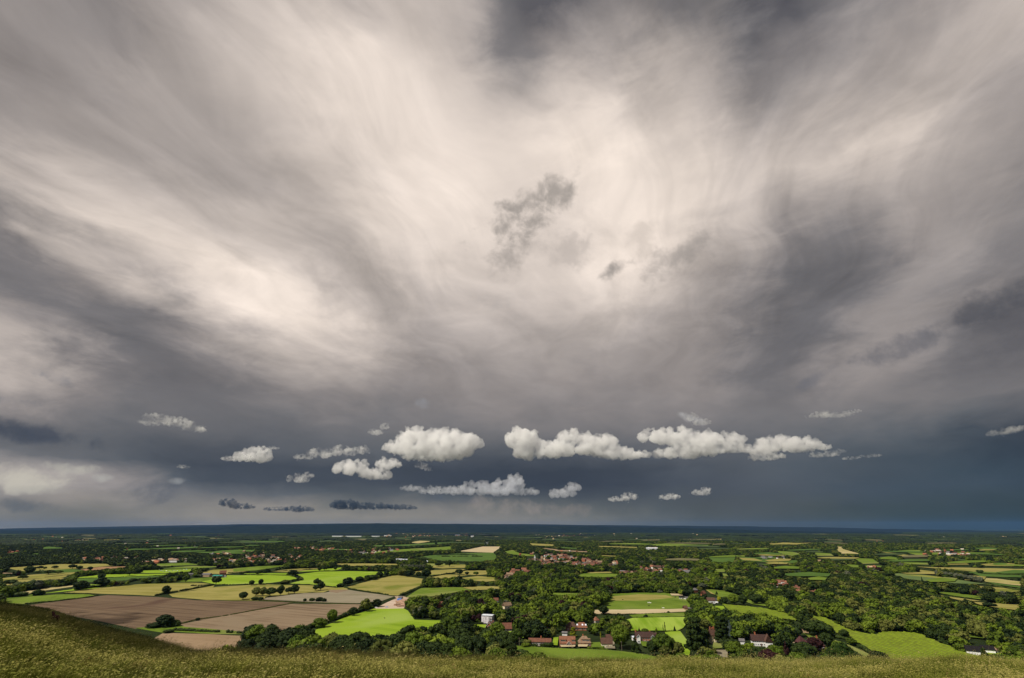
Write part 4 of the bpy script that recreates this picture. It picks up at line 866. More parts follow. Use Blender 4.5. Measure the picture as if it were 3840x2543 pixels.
for k, (X, Y) in enumerate([(1412, 563), (1432, 572), (1455, 578), (1480, 574), (1502, 580), (1530, 572), (1552, 570), (1578, 572), (1605, 566), (1632, 562), (1655, 560), (1080, 590), (1105, 590), (1060, 586), (1315, 672), (1300, 674)]):
    c_ = [(.8, .8, .78), (.5, .6, .65), (.12, .14, .2)][k % 3]; e = car(G('A', X, Y)+[0, 0, .2], rng.uniform(0, 3), c_, '%s car parked in the line along the bright strip left of the farm' % ['white', 'pale blue', 'dark'][k % 3], 'cars parked left of the farm', L=4.6)
def quad_animal(p, rz, col, label, name='horse', cat='horse', s=1.0, graze=False, group=None):
    mt = plain('coat_%02d' % int(col[0]*99), col, .9, .1); m = MB(); m.ell((0, 0, 1.15), (.85, .32, .36), 12, 8); m.ell((.55, 0, 1.2), (.36, .3, .4), 10, 7); m.ell((-.6, 0, 1.2), (.38, .32, .38), 10, 7)
    hd = (1.25, 0, .35) if graze else (1.25, 0, 1.85); m.tube((.7, 0, 1.3), hd, .22, .13, 8); m.ell((hd[0]+.18, 0, hd[2]-.05), (.3, .11, .13), 8, 6)
    for x_ in (.6, -.65):
        for y_ in (-.17, .17): m.tube((x_, y_, 1.05), (x_+(.05 if x_ > 0 else -.12), y_, .52), .13, .07, 7); m.tube((x_+(.05 if x_ > 0 else -.12), y_, .54), (x_, y_, .0), .065, .055, 7)
    m.tube((-.95, 0, 1.35), (-1.15, 0, .6), .07, .04, 6)
    o = obj(name, m.me(name, True), mt, None, p, rz); o.scale = (s, s, s); tag(o, label, cat, group); return o
quad_animal(G('C', 1733, 862), .2, (.8, .78, .74), 'white horse standing in the paddock, left of the pair', s=1.2)
quad_animal(G('C', 1750, 863), 2.8, (.79, .76, .72), 'white horse standing in the paddock, right of the pair', s=1.2)
quad_animal(G('C', 1737, 888), .6, (.06, .05, .04), 'dark horse grazing in front of the two white horses', graze=True, s=1.2)
quad_animal(G('C', 1866, 910), 3.0, (.77, .74, .7), 'white horse by the edge of the pale strip', s=1.2)
quad_animal(G('C', 1972, 812), .3, (.03, .03, .03), 'black horse near the top corner of the paddock', s=1.2)
quad_animal(G('C', 1505, 833), .3, (.09, .05, .03), 'brown horse grazing on the left of the paddock', graze=True, s=1.1)
# walkers on the bright green field
def person(p, rz, top, legs, label):
    me = bpy.data.meshes.new('person'); bm = bmesh.new()
    J = dict(pel=(0,0,.95), chest=(0,0,1.3), neck=(0,0,1.48), head=(0,.02,1.62), crown=(0,.01,1.72), sl=(-.19,0,1.42), el=(-.26,.02,1.15), wl=(-.24,.12,.92), sr=(.19,0,1.42), er=(.26,-.02,1.15), wr=(.24,.08,.92), hl=(-.1,0,.9), kl=(-.11,.1,.5), al=(-.1,.02,.08), fl=(-.1,.17,.03), hr=(.1,0,.9), kr=(.11,-.02,.5), ar=(.1,-.22,.12), fr=(.1,-.08,.03))
    R_ = dict(pel=.15, chest=.16, neck=.06, head=.1, crown=.07, sl=.07, el=.05, wl=.035, sr=.07, er=.05, wr=.035, hl=.1, kl=.065, al=.045, fl=.04, hr=.1, kr=.065, ar=.045, fr=.04)
    V = {k: bm.verts.new(v) for k, v in J.items()}
    for a_, b_ in ('pel chest', 'chest neck', 'neck head', 'head crown', 'chest sl', 'sl el', 'el wl', 'chest sr', 'sr er', 'er wr', 'pel hl', 'hl kl', 'kl al', 'al fl', 'pel hr', 'hr kr', 'kr ar', 'ar fr') and [s_.split() for s_ in ('pel chest', 'chest neck', 'neck head', 'head crown', 'chest sl', 'sl el', 'el wl', 'chest sr', 'sr er', 'er wr', 'pel hl', 'hl kl', 'kl al', 'al fl', 'pel hr', 'hr kr', 'kr ar', 'ar fr')]: bm.edges.new((V[a_], V[b_]))
    names = list(J); bm.to_mesh(me); bm.free(); o = obj('person', me, plain('skin', (.5, .3, .2), .7), None, p, rz)
    m = o.modifiers.new('skin', 'SKIN'); sv = me.skin_vertices[0].data
    for i, k in enumerate(names): sv[i].radius = (R_[k], R_[k]*.85); sv[i].use_root = (k == 'pel')
    o.modifiers.new('sub', 'SUBSURF').levels = 1; tag(o, label, 'person')
    obj('jacket', MB().ell((0, 0, 1.22), (.24, .18, .33), 10, 8).tube((-.19, 0, 1.42), (-.27, .02, 1.13), .085, .07).tube((.19, 0, 1.42), (.27, -.02, 1.13), .085, .07).me('jacket', True), plain('jacket_cloth', top, .9), o)
    obj('trousers', MB().tube((-.1, 0, .95), (-.11, .1, .5), .13, .09).tube((-.11, .1, .5), (-.1, .02, .1), .09, .065).tube((.1, 0, .95), (.11, -.02, .5), .13, .09).tube((.11, -.02, .5), (.1, -.22, .14), .09, .065).me('trousers', True), plain('trouser_cloth', legs, .9), o)
    obj('hair', MB().ell((0, -.01, 1.68), (.105, .12, .1), 10, 6).me('hair', True), plain('hair_dark', (.03, .02, .015), .8), o)
person(G('B', 1280, 996), .5, (.03, .03, .05), (.03, .03, .04), 'person in dark clothes walking across the bright green field, left one of two')
person(G('B', 1286, 998), .9, (.05, .05, .03), (.04, .04, .05), 'person in dark clothes walking across the bright green field, right one of two')
# poles and goal
wd = plain('pole_wood', (.20, .16, .12), .9)
def pole(reg, X, Y, hpx, lb):
    p = G(reg, X, Y); h = hpx/REG[reg][2]*mpp(p); e = empty('telegraph_pole', p); tag(e, lb, 'telegraph pole'); obj('post', MB().tube((0,0,-.3), (0,0,h), .2, .13, 8).me('post'), wd, e); obj('crossarm', MB().box(-1.1, 1.1, -.22, -.13, h-.8, h-.62).me('crossarm'), wd, e)
pole('C', 586, 1244, 72, 'wooden telegraph pole at the meadow edge left of the long bungalow'); pole('C', 1497, 1278, 72, 'wooden telegraph pole before the big round tree by the cream cottage'); pole('C', 1058, 1270, 24, 'short pole on the meadow below the orange roofed house'); pole('D', 413, 1392, 60, 'slender pole beside the leaning trunk under the great cedar')
p = G('D', 1394, 1400); e = empty('football_goal', p, -.35); tag(e, 'white football goal on the small lawn at the foot of the hill', 'football goal'); gp = plain('goal_paint', (.8, .8, .8), .5)
w = 38/2.438*mpp(p); h = 2.6; obj('frame', MB().tube((-w/2,0,0), (-w/2,0,h), .11).tube((w/2,0,0), (w/2,0,h), .11).tube((-w/2,0,h), (w/2,0,h), .11).tube((-w/2,1.8,0), (-w/2,.1,h), .05).tube((w/2,1.8,0), (w/2,.1,h), .05).me('frame'), gp, e)
x, y = src('D', 1394, 1400); HOUSES.append((x-12, x+12, y-12, y+4))
# ------------------------------------------------------------------ trees one can single out: region X Y width height kind leaves label
TL = """A 85 703 90 50 wide dark|dark round topped tree alone at the left of the khaki strips|dark
A 330 788 84 52 bush oak|bushy tree beside the bright strip above the ploughed field
A 710 742 105 74 wide dark|spreading dark oak in the hedge over the long khaki field, left of two
A 890 715 112 76 wide dark|spreading dark oak in the hedge over the long khaki field, right of two
A 895 650 62 48 round dark|small dark tree directly behind the right spreading oak
A 640 553 62 36 wide dark|broad dark tree between the khaki and the orange far fields
A 702 558 50 28 round dark|smaller dark tree at the left corner of the orange field
A 795 568 42 30 round dark|round tree at the lower edge of the orange field
A 485 553 46 26 wide dark|small spreading tree on the far khaki strip
A 395 557 30 20 round oak|tiny round tree on the far khaki strip, second from the left
A 350 558 42 28 wide dark|low spreading tree on the far khaki strip, third from the left
A 300 562 32 24 round dark|little tree at the left end of the far khaki strip
A 250 600 72 62 round dark|tall dark tree rising from the long hedge on the far left
A 200 645 64 32 wide dark|low wide tree on the khaki strip under the tall dark one
A 515 598 60 30 wide oak|low tree by the grey green strip on the left
A 430 603 72 36 wide dark|wide dark tree left of the grey green strip
A 1470 775 66 62 round dark|dark tree standing in the hedge at the long khaki field's right end
A 1915 695 80 74 wide dark|large spreading tree at the left tip of the bright field
A 1215 598 46 40 round dark|small dark tree by the line of parked cars
A 1150 612 62 36 wide dark|wide dark tree left of the line of parked cars
A 1645 672 58 52 round oak|tree below the farmyard's left shed
A 2290 610 42 38 wide dark|small tree on the thin hedge over the bright field
A 2155 825 72 56 round dark|dark tree with a bushy foot at the brown field's upper edge
A 1755 1012 36 26 bush dark|single bush on the grassy track between the ploughed fields
A 1450 1070 128 92 round dark|tallest dark tree of the thicket below the ploughed field
A 1375 1072 140 44 bush dark|low dark bush on the left of the thicket below the ploughed field
A 1540 1062 112 56 bush dark|low dark bush on the right of the thicket below the ploughed field
A 1492 1120 84 30 bush dark|low dark bush beside the pale farm gateway
B 140 795 76 66 round olive|thin crowned tree at the left of the row in the dry field
B 198 795 62 66 round olive|thin crowned tree second in the row in the dry field
B 265 797 88 68 wide dark|dense dark tree third in the row in the dry field
B 355 790 66 76 round dark|upright dark tree fourth in the row in the dry field
B 432 775 68 52 wide dark|low dark tree fifth in the row in the dry field
B 484 775 72 72 round dark|last dark tree of the row in the dry field
B 680 705 62 60 wide dark|upper tree of the trio at the bright field's lower edge
B 716 745 68 70 round dark|right hand tree of the trio at the bright field's lower edge
B 672 745 56 40 round dark|left hand tree of the trio at the bright field's lower edge
B 101 700 46 38 round dark|round dark tree on the hedge below the left bright field
B 180 697 42 46 round dark|upright dark tree on the hedge below the left bright field
B 400 688 74 40 bush olive|olive bushes at the right end of the hedge below the left bright field
B 465 620 82 50 wide dark|wide dark tree at the corner between the two bright fields
B 160 610 46 36 wide dark|small tree on the thin hedge over the left bright field
B 750 570 52 42 wide dark|spreading tree on the hedge over the large bright field
B 705 572 36 28 round dark|small tree left of the spreading one over the large bright field
B 845 565 30 28 round dark|small tree at the hedge left of the middle copse
B 575 842 30 28 bush dark|bush at the left of the four on the fallow field
B 638 840 48 28 bush dark|second bush of the four on the fallow field
B 700 842 62 38 bush dark|largest bush of the four on the fallow field
B 746 845 42 32 bush dark|last bush of the four on the fallow field
B 25 828 62 56 round dark|round tree at the left end of the dry field
B 130 830 62 30 bush dark|low bushes at the lower edge of the dry field, left clump
B 180 830 52 28 bush dark|low bushes at the lower edge of the dry field, right clump
B 955 702 92 62 round dark|large round tree in the hedge along the large bright field
B 890 716 64 36 bush dark|low bush at the foot of the hedge along the large bright field
B 1060 672 72 44 round dark|second round tree in the hedge along the large bright field
B 1160 652 88 42 wide dark|third wide tree in the hedge along the large bright field
B 1240 632 62 46 round dark|fourth tree in the hedge along the large bright field
B 1300 620 46 46 round dark|last upright tree in the hedge along the large bright field
B 810 1034 86 96 round oak|tall tree standing in the hedge left of the bright green meadow
B 1110 932 90 96 round olive|olive green tree by the upper end of the meadow's left hedge
B 1003 970 72 62 round dark|dark round tree in the middle of the meadow's left hedge
B 705 1075 128 84 bush oak|broad bushy trees in the lower part of the meadow's left hedge
B 1205 894 92 60 round dark|dark tree at the entrance of the building site
B 572 1112 84 48 bush dark|dark bushes at the foot of the meadow's left hedge
B 1504 622 88 48 wide dark|wide dark tree at the left of the field line beyond the khaki field
B 1585 627 52 42 round dark|small round tree between two larger ones beyond the khaki field
B 1650 634 84 64 round dark|large dark tree at the khaki field's upper corner
B 1860 535 46 52 round dark|upright tree beside the thin bright strip
B 1765 532 66 36 wide dark|wide tree beside the thin bright strip
B 1945 610 62 48 wide dark|wide dark tree among the small khaki fields
B 2015 608 36 26 round dark|small round tree among the small khaki fields
B 2095 612 42 30 wide oak|low tree at the right of the small khaki fields
B 1740 337 22 17 round dark|speck of a tree on the far dark green field
B 1275 361 26 17 round dark|speck of a tree at the back of the far town's fields
C 1336 958 86 64 round dark|lone dark two lobed tree in front of the pale strip
C 1867 1122 22 62 poplar dark|shorter poplar of the pair beside the large brick house
C 1884 1122 30 88 poplar dark|taller poplar of the pair beside the large brick house
C 1968 1112 30 44 cone dark|small dark cypress at the lower edge of the striped field
C 1652 1122 26 44 cone purple|dark red columnar tree behind the large brick house
C 1705 1128 62 46 bush oak|green shrubby tree behind the large brick house's roof
C 1805 1130 36 48 cone oak|narrow green tree behind the brick gabled garage
C 1710 987 38 30 bush dark|bush in the fence above the striped field, largest
C 1912 947 24 20 bush dark|little bush on the upper edge of the narrow pasture
C 1772 955 20 12 bush dark|tiny bush on the pale strip's lower edge
C 1632 990 18 12 bush dark|tiny bush at the left of the fence above the striped field
C 536 1112 40 118 poplar dark|tall narrow dark conifer beside the plain brown roofed house
C 1120 1048 84 74 round lime|light green round tree behind the orange tiled range
C 1068 1160 68 74 cedar yellow|golden yellow tiered tree above the orange roofed house
C 1310 1190 44 72 poplar yellow|golden narrow tree beside the low cream cottage
C 1490 1262 158 168 round oak|big round green tree right of the low cream cottage
C 1622 1305 118 118 cone dark|dark pyramidal tree in front of the large brick house
C 1878 1335 176 170 round oak|huge rounded tree covering the end of the large brick house
C 1893 1352 112 98 round olive|olive tree at the foot of the huge rounded tree
C 2000 1345 108 112 round olive|thin olive tree at the end of the garden by the field strip
C 1790 1330 110 126 wide dark|dark tree between the pyramid tree and the huge one
C 872 1252 42 40 round oak|clipped round tree at the right end of the bungalow's hedge
C 640 1250 84 42 bush oak|spreading shrub left of the long bungalow
C 562 1222 112 110 round oak|round garden tree beside the telegraph pole
C 2178 1345 215 300 cedar dark|great dark cedar towering beside the tall cream house
C 845 1088 62 38 bush purple|dark purple bush before the pale gabled house
C 918 1085 62 56 round purple|round copper tree right of the pale gabled house
C 232 1032 60 66 round purple|dark copper tree left of the scaffolded building
C 178 1040 62 62 round purple|second copper tree further left of the scaffolded building
C 888 1172 54 84 round olive|olive green tree behind the bungalow's right end
C 1488 1125 66 62 cone olive|pale pointed tree above the big round green one
C 1330 1100 70 90 cedar lime|light green layered conifer in the hamlet's middle
C 650 855 110 70 wide lime|pale lime tree catching the sun in the middle wood
C 960 960 80 80 round lime|bright green tree left of the pale strip's trees
C 380 1180 150 120 round oak|broad green tree below the solar panelled house
C 250 1240 130 100 round lime|light green tree in the belt below the solar panelled house
D 520 1262 160 210 cedar dark|dark layered cedar right of the tall cream house
D 590 1200 78 130 cone blue|blue grey spruce with drooping layers beside the dark cedar
D 640 1385 170 120 round oak|broad dark green tree at the foot of the slope by the small pond
D 842 1400 190 92 wide dark|wide dark tree screening the white house
D 1108 1395 90 130 cone purple|almost black purple conifer below the lawn
D 1270 1392 200 130 wide dark|spreading dark tree in front of the copper tree
D 1372 1325 120 105 round purple|large blackish copper tree in front of the plum brown roofs
D 1478 1298 112 115 round dark|tall rounded tree at the right end of the plum brown roofs
D 1390 1188 225 130 wide dark|massive dark tree below the vineyard's corner
D 1245 1085 72 82 round dark|dark tree between the two vineyard plots
D 1520 1182 52 52 round dark|small round tree on the hedge by the right vineyard
D 1630 1207 90 66 round dark|rounded dark tree on the hedge by the right vineyard
D 1555 1445 125 120 round dark|dark tree at the hill foot right of the football goal
D 485 887 36 56 round yellow|yellow leaved tree at the end of the hedge by the white cottages
D 524 890 76 56 bush dark|dark thick hedge tree beside the yellow leaved one
D 620 898 92 82 round oak|rounded tree left of two by the upper vineyard
D 702 905 84 82 round dark|rounded tree right of two by the upper vineyard
D 825 893 112 76 round dark|dark tree at the top corner of the upper vineyard
D 1030 1180 100 90 round oak|mid green tree below the lower edge of the upper vineyard
D 700 1215 50 60 round yellow|bright yellow green tree above the white outbuilding
D 460 810 34 32 cone dark|small dark cone shaped tree on the sloping pasture
D 335 760 80 50 round silver|silver grey tree by the domed house
D 1330 760 60 54 round lime|pale green tree beside the wooded lane
E 1128 714 32 62 cone dark|dark cypress rising from the wood beyond the big crop field
E 1652 613 48 32 wide dark|dark tree alone between the far right strips
E 1535 642 84 40 wide dark|dark wide tree behind the grey poplars
E 1740 800 90 60 round olive|olive green tree beside the far right pasture
E 1735 916 100 32 wide dark|low dome of dark trees at the pasture edge on the right
E 575 580 60 48 round dark|dark round tree left of the white glass roofs
E 785 605 60 56 round dark|dark block shaped tree right of the white glass roofs
E 735 600 70 40 round purple|purplish tree beside the dark block shaped one
E 120 440 40 20 round dark|small dark tree beside the far tan field
E 2020 1435 150 130 round oak|large rounded tree at the right edge above the grass"""
SPECIAL = []
for line in TL.split('\n'):
    a_, lb = line.split('|')[:2]; q = a_.split(); reg = q[0]; X, Y, w, h = map(float, q[1:5])
    p = G(reg, X, Y); s = REG[reg][2]; m_ = mpp(p); wm_, hm_ = w/s*m_, h/s*m_
    nm = {'cone': 'conifer', 'poplar': 'poplar', 'cedar': 'cedar', 'bush': 'bush', 'round': 'broadleaf_tree', 'wide': 'spreading_tree'}[q[5]]
    tree(p, wm_*1.05, hm_*1.05, q[5], q[6], nm, lb, cat='bush' if q[5] == 'bush' else 'tree', trunk=q[5] != 'bush', lift=0.04 if h > 60 else 0.1)
    x, y = src(reg, X, Y); SPECIAL.append((x-w/s/2, x+w/s/2, y-h/s, y))
for k, X in enumerate([1268, 1308, 1350, 1394, 1440, 1485, 1530, 1575, 1620, 1662]):
    p = G('E', X, 640+(X-1268)*.155); tree(p, 46/2.438*mpp(p), 52/2.438*mpp(p), 'round', 'silver', 'poplar', 'silver grey poplar in the long row across the far right fields', 'row of silver grey poplars')
for k, X in enumerate([1438, 1470, 1502, 1534, 1566, 1598, 1630]):
    p = G('B', X, 568-abs(k-3)); tree(p, 44/2.368*mpp(p), 46/2.368*mpp(p), 'round', 'silver', 'poplar', 'silver grey tree in the pale end of the middle copse', 'silver grey trees of the middle copse')
# ------------------------------------------------------------------ hedges, each traced along its own line: region height width | points | label
HL = """A 3 3|1380,792 1500,768 1640,748 1900,698|hedge climbing from the brown field to the bright field's left tip
B 3.5 4|560,1112 620,1078 760,1036 830,1012 900,992 980,962 1060,935 1150,905 1230,868|thick hedge along the left of the bright green meadow
B 1.6 2|930,722 1100,755 1320,784|low clipped hedge between the khaki and fallow fields
B 3 4|870,714 960,682 1080,657 1200,637 1380,606|hedge between the large bright field and the khaki field
B 3.2 4|1430,792 1540,747 1620,716|dark hedge running up from the building site
B 2 3|-430,705 -200,696 0,697 200,692 430,684|hedge below the left bright field
B 1.5 2|440,690 640,698 850,718|low hedge below the large bright field
A 1.5 2.5|230,864 400,850 540,836 800,806 865,790 800,778 560,772|hedge curling round the small left field
A 5 7|0,805 120,800 250,794|dark thicket at the left end above the small field
A 8 14|0,745 120,735 200,722 330,692 500,668 655,658|long strip of dark woodland on the left
A 4.5 6|680,738 800,722 960,702 1100,682 1200,655 1380,642|tall hedge above the long khaki field
A 4 6|110,592 240,584 460,588|hedge with trees on the far left strips
A 0.9 1.5|400,628 620,606|thin hedge between khaki strips
A 4 7|620,618 760,592 1000,568 1200,548|dark hedge below the orange field
A 4 6|0,608 120,604 200,600|dark hedge at the left edge of the far strips
A 1.2 2|2140,600 2368,609|thin hedge above the bright field
A 1 2|660,640 1000,630 1480,611|thin hedge below the bright green strip
B 1.3 2|0,609 240,608 430,612|thin dark hedge between the two left bright strips
B 2.2 4|-100,592 240,580 400,574 700,558|hedge behind the left bright fields
B 1.5 3|500,597 700,578 960,573 1230,578|thin hedge behind the large bright field
B 6 14|905,568 1100,556 1250,562 1400,566|copse of dark green trees in the middle of the plain
A 0.8 2|1600,1042 1750,1003 2000,970 2368,902 2600,858|grassy bank between the two ploughed fields
A 2.2 4|1560,1100 1700,1104 1900,1114 2110,1124 2230,1136|scrubby hedge above the small tan field
B 0.7 2|200,836 430,846 700,856 1050,864|grass verge between fallow and ploughed fields
C 0.9 1|1240,960 1690,957 2090,940|low fence line hedge below the pale strip
C 1.2 1.5|1590,994 1700,990 2085,984|low hedge at the top of the striped field
C 1.0 1.2|1520,1112 1700,1110 1990,1113|low fence hedge at the bottom of the striped field
C 2.4 2.2|700,1240 780,1244 870,1246|clipped dark hedge in front of the long bungalow
C 1.5 1.8|1200,1262 1300,1266 1400,1276|clipped bright hedge below the cream cottage
C 2.0 3|0,1040 140,1044 270,1044|dark clipped hedge left of the scaffolded building
C 1.0 1|460,1238 700,1252 900,1264 1150,1274|wire fence hedge along the top of the lower meadow
C 1.0 1|1410,1284 1600,1302 1830,1345|fence line at the lower meadow's right
D 2.5 3.5|1380,1172 1480,1186 1560,1202 1640,1218 1700,1245 1800,1305 1900,1362 1990,1415|thick hedge between the small meadow and the right vineyard
D 3 4|1550,1292 1640,1330 1700,1352 1840,1405|dark hedge along the near side of the small meadow
D 2.5 3|520,838 620,842 700,862|hedge above the upper vineyard's trees
D 3.5 6|480,705 640,690 740,700|hedge below the flat green plot
E 2.0 3.6|1230,800 1300,812 1400,836 1480,842 1660,842|hedge between the sloping green and khaki plots
E 1.5 3.0|1180,790 1300,838 1500,876 1660,878|hedge below the sloping khaki plot
E 1.5 3.0|1500,872 1700,888 2060,908|hedge above the last khaki field on the right
E 2.2 4.2|1070,572 1200,580 1400,584 1500,600 1700,616 2060,628|long hedge under the broad khaki field on the far right
E 1.8 3.0|1640,656 1800,660 2060,664|hedge behind the pale field on the far right
E 3.0 6.0|1730,722 1800,732 1900,755 2060,782|tree lined hedge below the pale field on the far right
E 2.0 4.2|1540,726 1640,742 1760,760|hedge at the tip of the yellow green crop
E 2.0 4.2|980,535 1200,548 1320,552|hedge under the narrow green strip on the far right
E 2.0 4.2|1320,540 1550,545 1700,552 2040,556|hedge over the broad khaki field on the far right
B 5 9|1065,432 1250,418 1500,408 1700,402 1900,390|tree lined hedge behind the far dark green field
B 4 7|1200,358 1500,354 1880,328|hedge below the farthest dark green field
B 4 7|1760,432 1950,428 2100,432|short hedge across the dark green field, upper
B 4 7|1800,446 2000,444 2150,446|short hedge across the dark green field, lower
B 4 7|1540,452 1640,462 1760,492 2100,496|hedge below the dark green field
B 3 5|1430,605 1700,622 1880,596 2010,566|hedge between the little khaki fields
B 2 4|1680,636 1800,650 1930,645|hedge under the first little khaki field
D 4 7|640,460 860,458 1060,478|hedge behind the flat dark fields
D 3 5|620,512 800,530 1000,528 1220,522|hedge below the flat dark fields
D 3 4|632,458 642,512|dark hedge dividing the two flat fields"""
HM = {}
def hedge_mesh(pts, h, w, seed, small):
    r = np.random.default_rng(seed); Vs, Fs, n0 = [], [], 0; L = [np.array(p) for p in pts]
    step = max(w*.55, 1.2); C = []
    for a_, b_ in zip(L[:-1], L[1:]):
        n = max(1, int(np.linalg.norm(b_-a_)/step))
        for k in range(n): C.append(a_+(b_-a_)*(k+r.uniform(-.2, .2))/n)
    gap = np.cumsum(r.normal(0, .35, len(C))); C = [c for c, g in zip(C, gap) if math.sin(g*1.7) > -0.93]
    big = 0.75+0.35*np.sin(np.arange(len(C))*0.31+seed)+r.uniform(-.2, .35, len(C))
    iv, fc = ico(1)
    for c, bg in zip(C, big):
        for q in range(2 if w > 5 else 1):
            hh = h*max(.45, bg)*r.uniform(.85, 1.1); ww = w*.62*r.uniform(.8, 1.2); o = r.normal(0, w*.22 if w > 5 else .15, 2)
            V = iv*(1+r.normal(0, .13, (len(iv), 1)))*np.array([ww, ww, hh*.62])+np.array([c[0]+o[0], c[1]+o[1], hh*.42]); V[:, 2] = np.maximum(V[:, 2], 0.0)
            Vs.append(V); Fs.append(fc+n0); n0 += len(V)
    tri = np.concatenate(Fs); nl = min(30000, int(len(C)*(26 if small else 12)*max(1, w/4)))
    if nl:
        i = r.integers(0, len(C), nl); N = r.normal(size=(nl, 3)); N[:, 2] = np.abs(N[:, 2])*.8+.1; N /= np.linalg.norm(N, axis=1, keepdims=True)
        P = np.array([[C[j][0], C[j][1], h*.42*max(.45, big[j])] for j in i])+N*np.array([w*.66, w*.66, h*.62])*r.uniform(.85, 1.15, (nl, 1)); P[:, 2] = np.maximum(P[:, 2], .1)
        LV, LF = leaf_faces(P, N, .35 if small else .6, r); Vs.append(LV); Q = LF+n0; tri = np.concatenate([tri, Q[:, [0, 1, 2]], Q[:, [0, 2, 3]]])
    return meshd('hedge', np.concatenate(Vs), tri)
for k, line in enumerate(HL.split('\n')):
    a_, ps, lb = line.split('|'); q = a_.split(); pts = [G(q[0], *map(float, s.split(','))) for s in ps.split()]
    o0 = pts[0].copy(); me = hedge_mesh([p-o0 for p in pts], float(q[1]), float(q[2]), 500+k, np.mean([p[1] for p in pts]) < 1500)
    nm = 'woodland_strip' if float(q[2]) > 9 else 'grass_verge' if 'verge' in lb or 'bank' in lb else 'hedge'
    tag(obj(nm, me, LM['olive'] if nm == 'grass_verge' else LM['hedge'] if 'bright' not in lb.split('hedge')[0] else LM['oak'], None, o0), lb, {'woodland_strip': 'copse', 'grass_verge': 'verge', 'hedge': 'hedge'}[nm])
# fence posts round the striped field and the lower meadow
fp = plain('post_wood', (.16, .13, .10), .9)
def fence(reg, pts, lb, step=4.0, hh=1.3):
    L = [G(reg, *p) for p in pts]; o0 = L[0].copy(); L = [p-o0 for p in L]; e = empty('wire_fence', o0); tag(e, lb, 'fence'); pm, wm2 = MB(), MB(); cnt = 0
    for a_, b_ in zip(L[:-1], L[1:]):
        n = max(1, int(np.linalg.norm(b_-a_)/step))
        for k in range(n):
            c = a_+(b_-a_)*k/n
            if cnt < 100: obj('post', MB().box(-.07, .07, -.07, .07, -.3, hh).me('post'), fp, e).location = tuple(c); cnt += 1
        for z in (.45, .8, 1.15): wm2.tube(tuple(a_+[0, 0, z]), tuple(b_+[0, 0, z]), .025, .025, 4)
    obj('wire', wm2.me('wire'), fp, e)
fence('C', [(1850, 1104), (1990, 1106), (2040, 1080)], 'post and wire fence at the right foot of the striped field')
fence('C', [(1150, 1278), (1400, 1290), (1700, 1322), (1830, 1350)], 'post and wire fence curving along the lower meadow')
fence('C', [(2030, 835), (2060, 870), (2095, 905)], 'pale rail fence crossing the paddock corner', 5)
fence('C', [(1720, 838), (1735, 822), (1890, 828), (1990, 832)], 'thin fence dividing the paddock', 6)
# ------------------------------------------------------------------ vine rows
def vines(reg, poly, ang, per, label):
    P = np.array([G(reg, *q)[:2] for q in poly]); c_, s_ = math.cos(ang), math.sin(ang); R2 = np.array([[c_, s_], [-s_, c_]]); Q = P@R2.T
    Vs, Fs, n0 = [], [], 0; r = np.random.default_rng(3)
    for y in np.arange(Q[:, 1].min()+per/2, Q[:, 1].max(), per):
        xs_ = []
        for i in range(len(Q)):
            (x0, y0), (x1, y1) = Q[i], Q[(i+1) % len(Q)]
            if (y0 > y) != (y1 > y): xs_.append(x0+(y-y0)*(x1-x0)/(y1-y0))
        xs_.sort()
        for x0, x1 in zip(xs_[::2], xs_[1::2]):
            n = max(2, int((x1-x0)/3.0)); xx = np.linspace(x0, x1, n+1)
            for sx, sh in ((-.45, 0), (0, 1), (.45, 0)): pass
            for i in range(n+1):
                j = r.uniform(.75, 1.15); w_ = .5*r.uniform(.7, 1.2)
                for dy, z in ((-w_, .3), (-w_*.8, 1.5*j), (w_*.8, 1.5*j), (w_, .3)):
                    v = np.array([xx[i]+r.uniform(-.2, .2), y+dy]); w2 = v@R2; Vs.append((w2[0], w2[1], z))
            for i in range(n):
                for a in range(3): b0 = n0+i*4+a; Fs.append((b0, b0+1, b0+5, b0+4))
            n0 += 4*(n+1)
    o = obj('vine_rows', meshd('vine_rows', Vs, np.array(Fs)), leaf_mat('vine_leaves', (.15, .235, .008), (.30, .38, .022))); tag(o, label, kind='stuff')
vines('D', [(515,898),(700,913),(900,938),(1100,983),(1210,1040),(1180,1047),(1050,1030),(930,1015),(800,985),(690,990),(565,950)], math.radians(107), 6.0, 'rows of vines ruled across the upper vineyard')
vines('D', [(1265,1005),(1440,1018),(1520,1055),(1560,1080),(1699,1138),(1840,1172),(1919,1180),(1989,1148),(2219,1158),(2339,1178),(2469,1238),(2619,1298),(2819,1370),(2960,1400),(2960,1460),(2019,1440),(1859,1318),(1699,1215),(1549,1162),(1499,1122),(1439,1062)], math.radians(97), 5.2, 'rows of yellow green vines over the right vineyard')
# ------------------------------------------------------------------ woods: trees wherever no field, garden or house lies open
def grid(r0, r1, sp, seed):
    r = np.random.default_rng(seed); X = np.arange(-r1*1.25, r1*1.25, sp); Y = np.arange(r0*.55, r1, sp); XX, YY = np.meshgrid(X, Y)
    P = np.stack([XX.ravel()+r.uniform(-.45, .45, XX.size)*sp, YY.ravel()+r.uniform(-.45, .45, XX.size)*sp], 1)
    rr = np.hypot(P[:, 0], P[:, 1]); P = P[(rr >= r0) & (rr < r1)]; q = proj(np.c_[P, np.zeros(len(P))])
    return P[(q[:, 0] > -130) & (q[:, 0] < 3970)]
LAWN = [[src('C', *q) for q in pl] for pl in ([(650,1190),(880,1180),(1000,1160),(1230,1165),(1420,1155),(1440,1285),(900,1262),(660,1250)], [(1590,1125),(1800,1120),(1850,1215),(1640,1215)])]
FP.append((None, [src('A', *q) for q in [(150,900),(600,1010),(1000,1060),(1250,1078),(1450,1125),(1900,1240),(1900,1600),(0,1600),(0,880)]]))
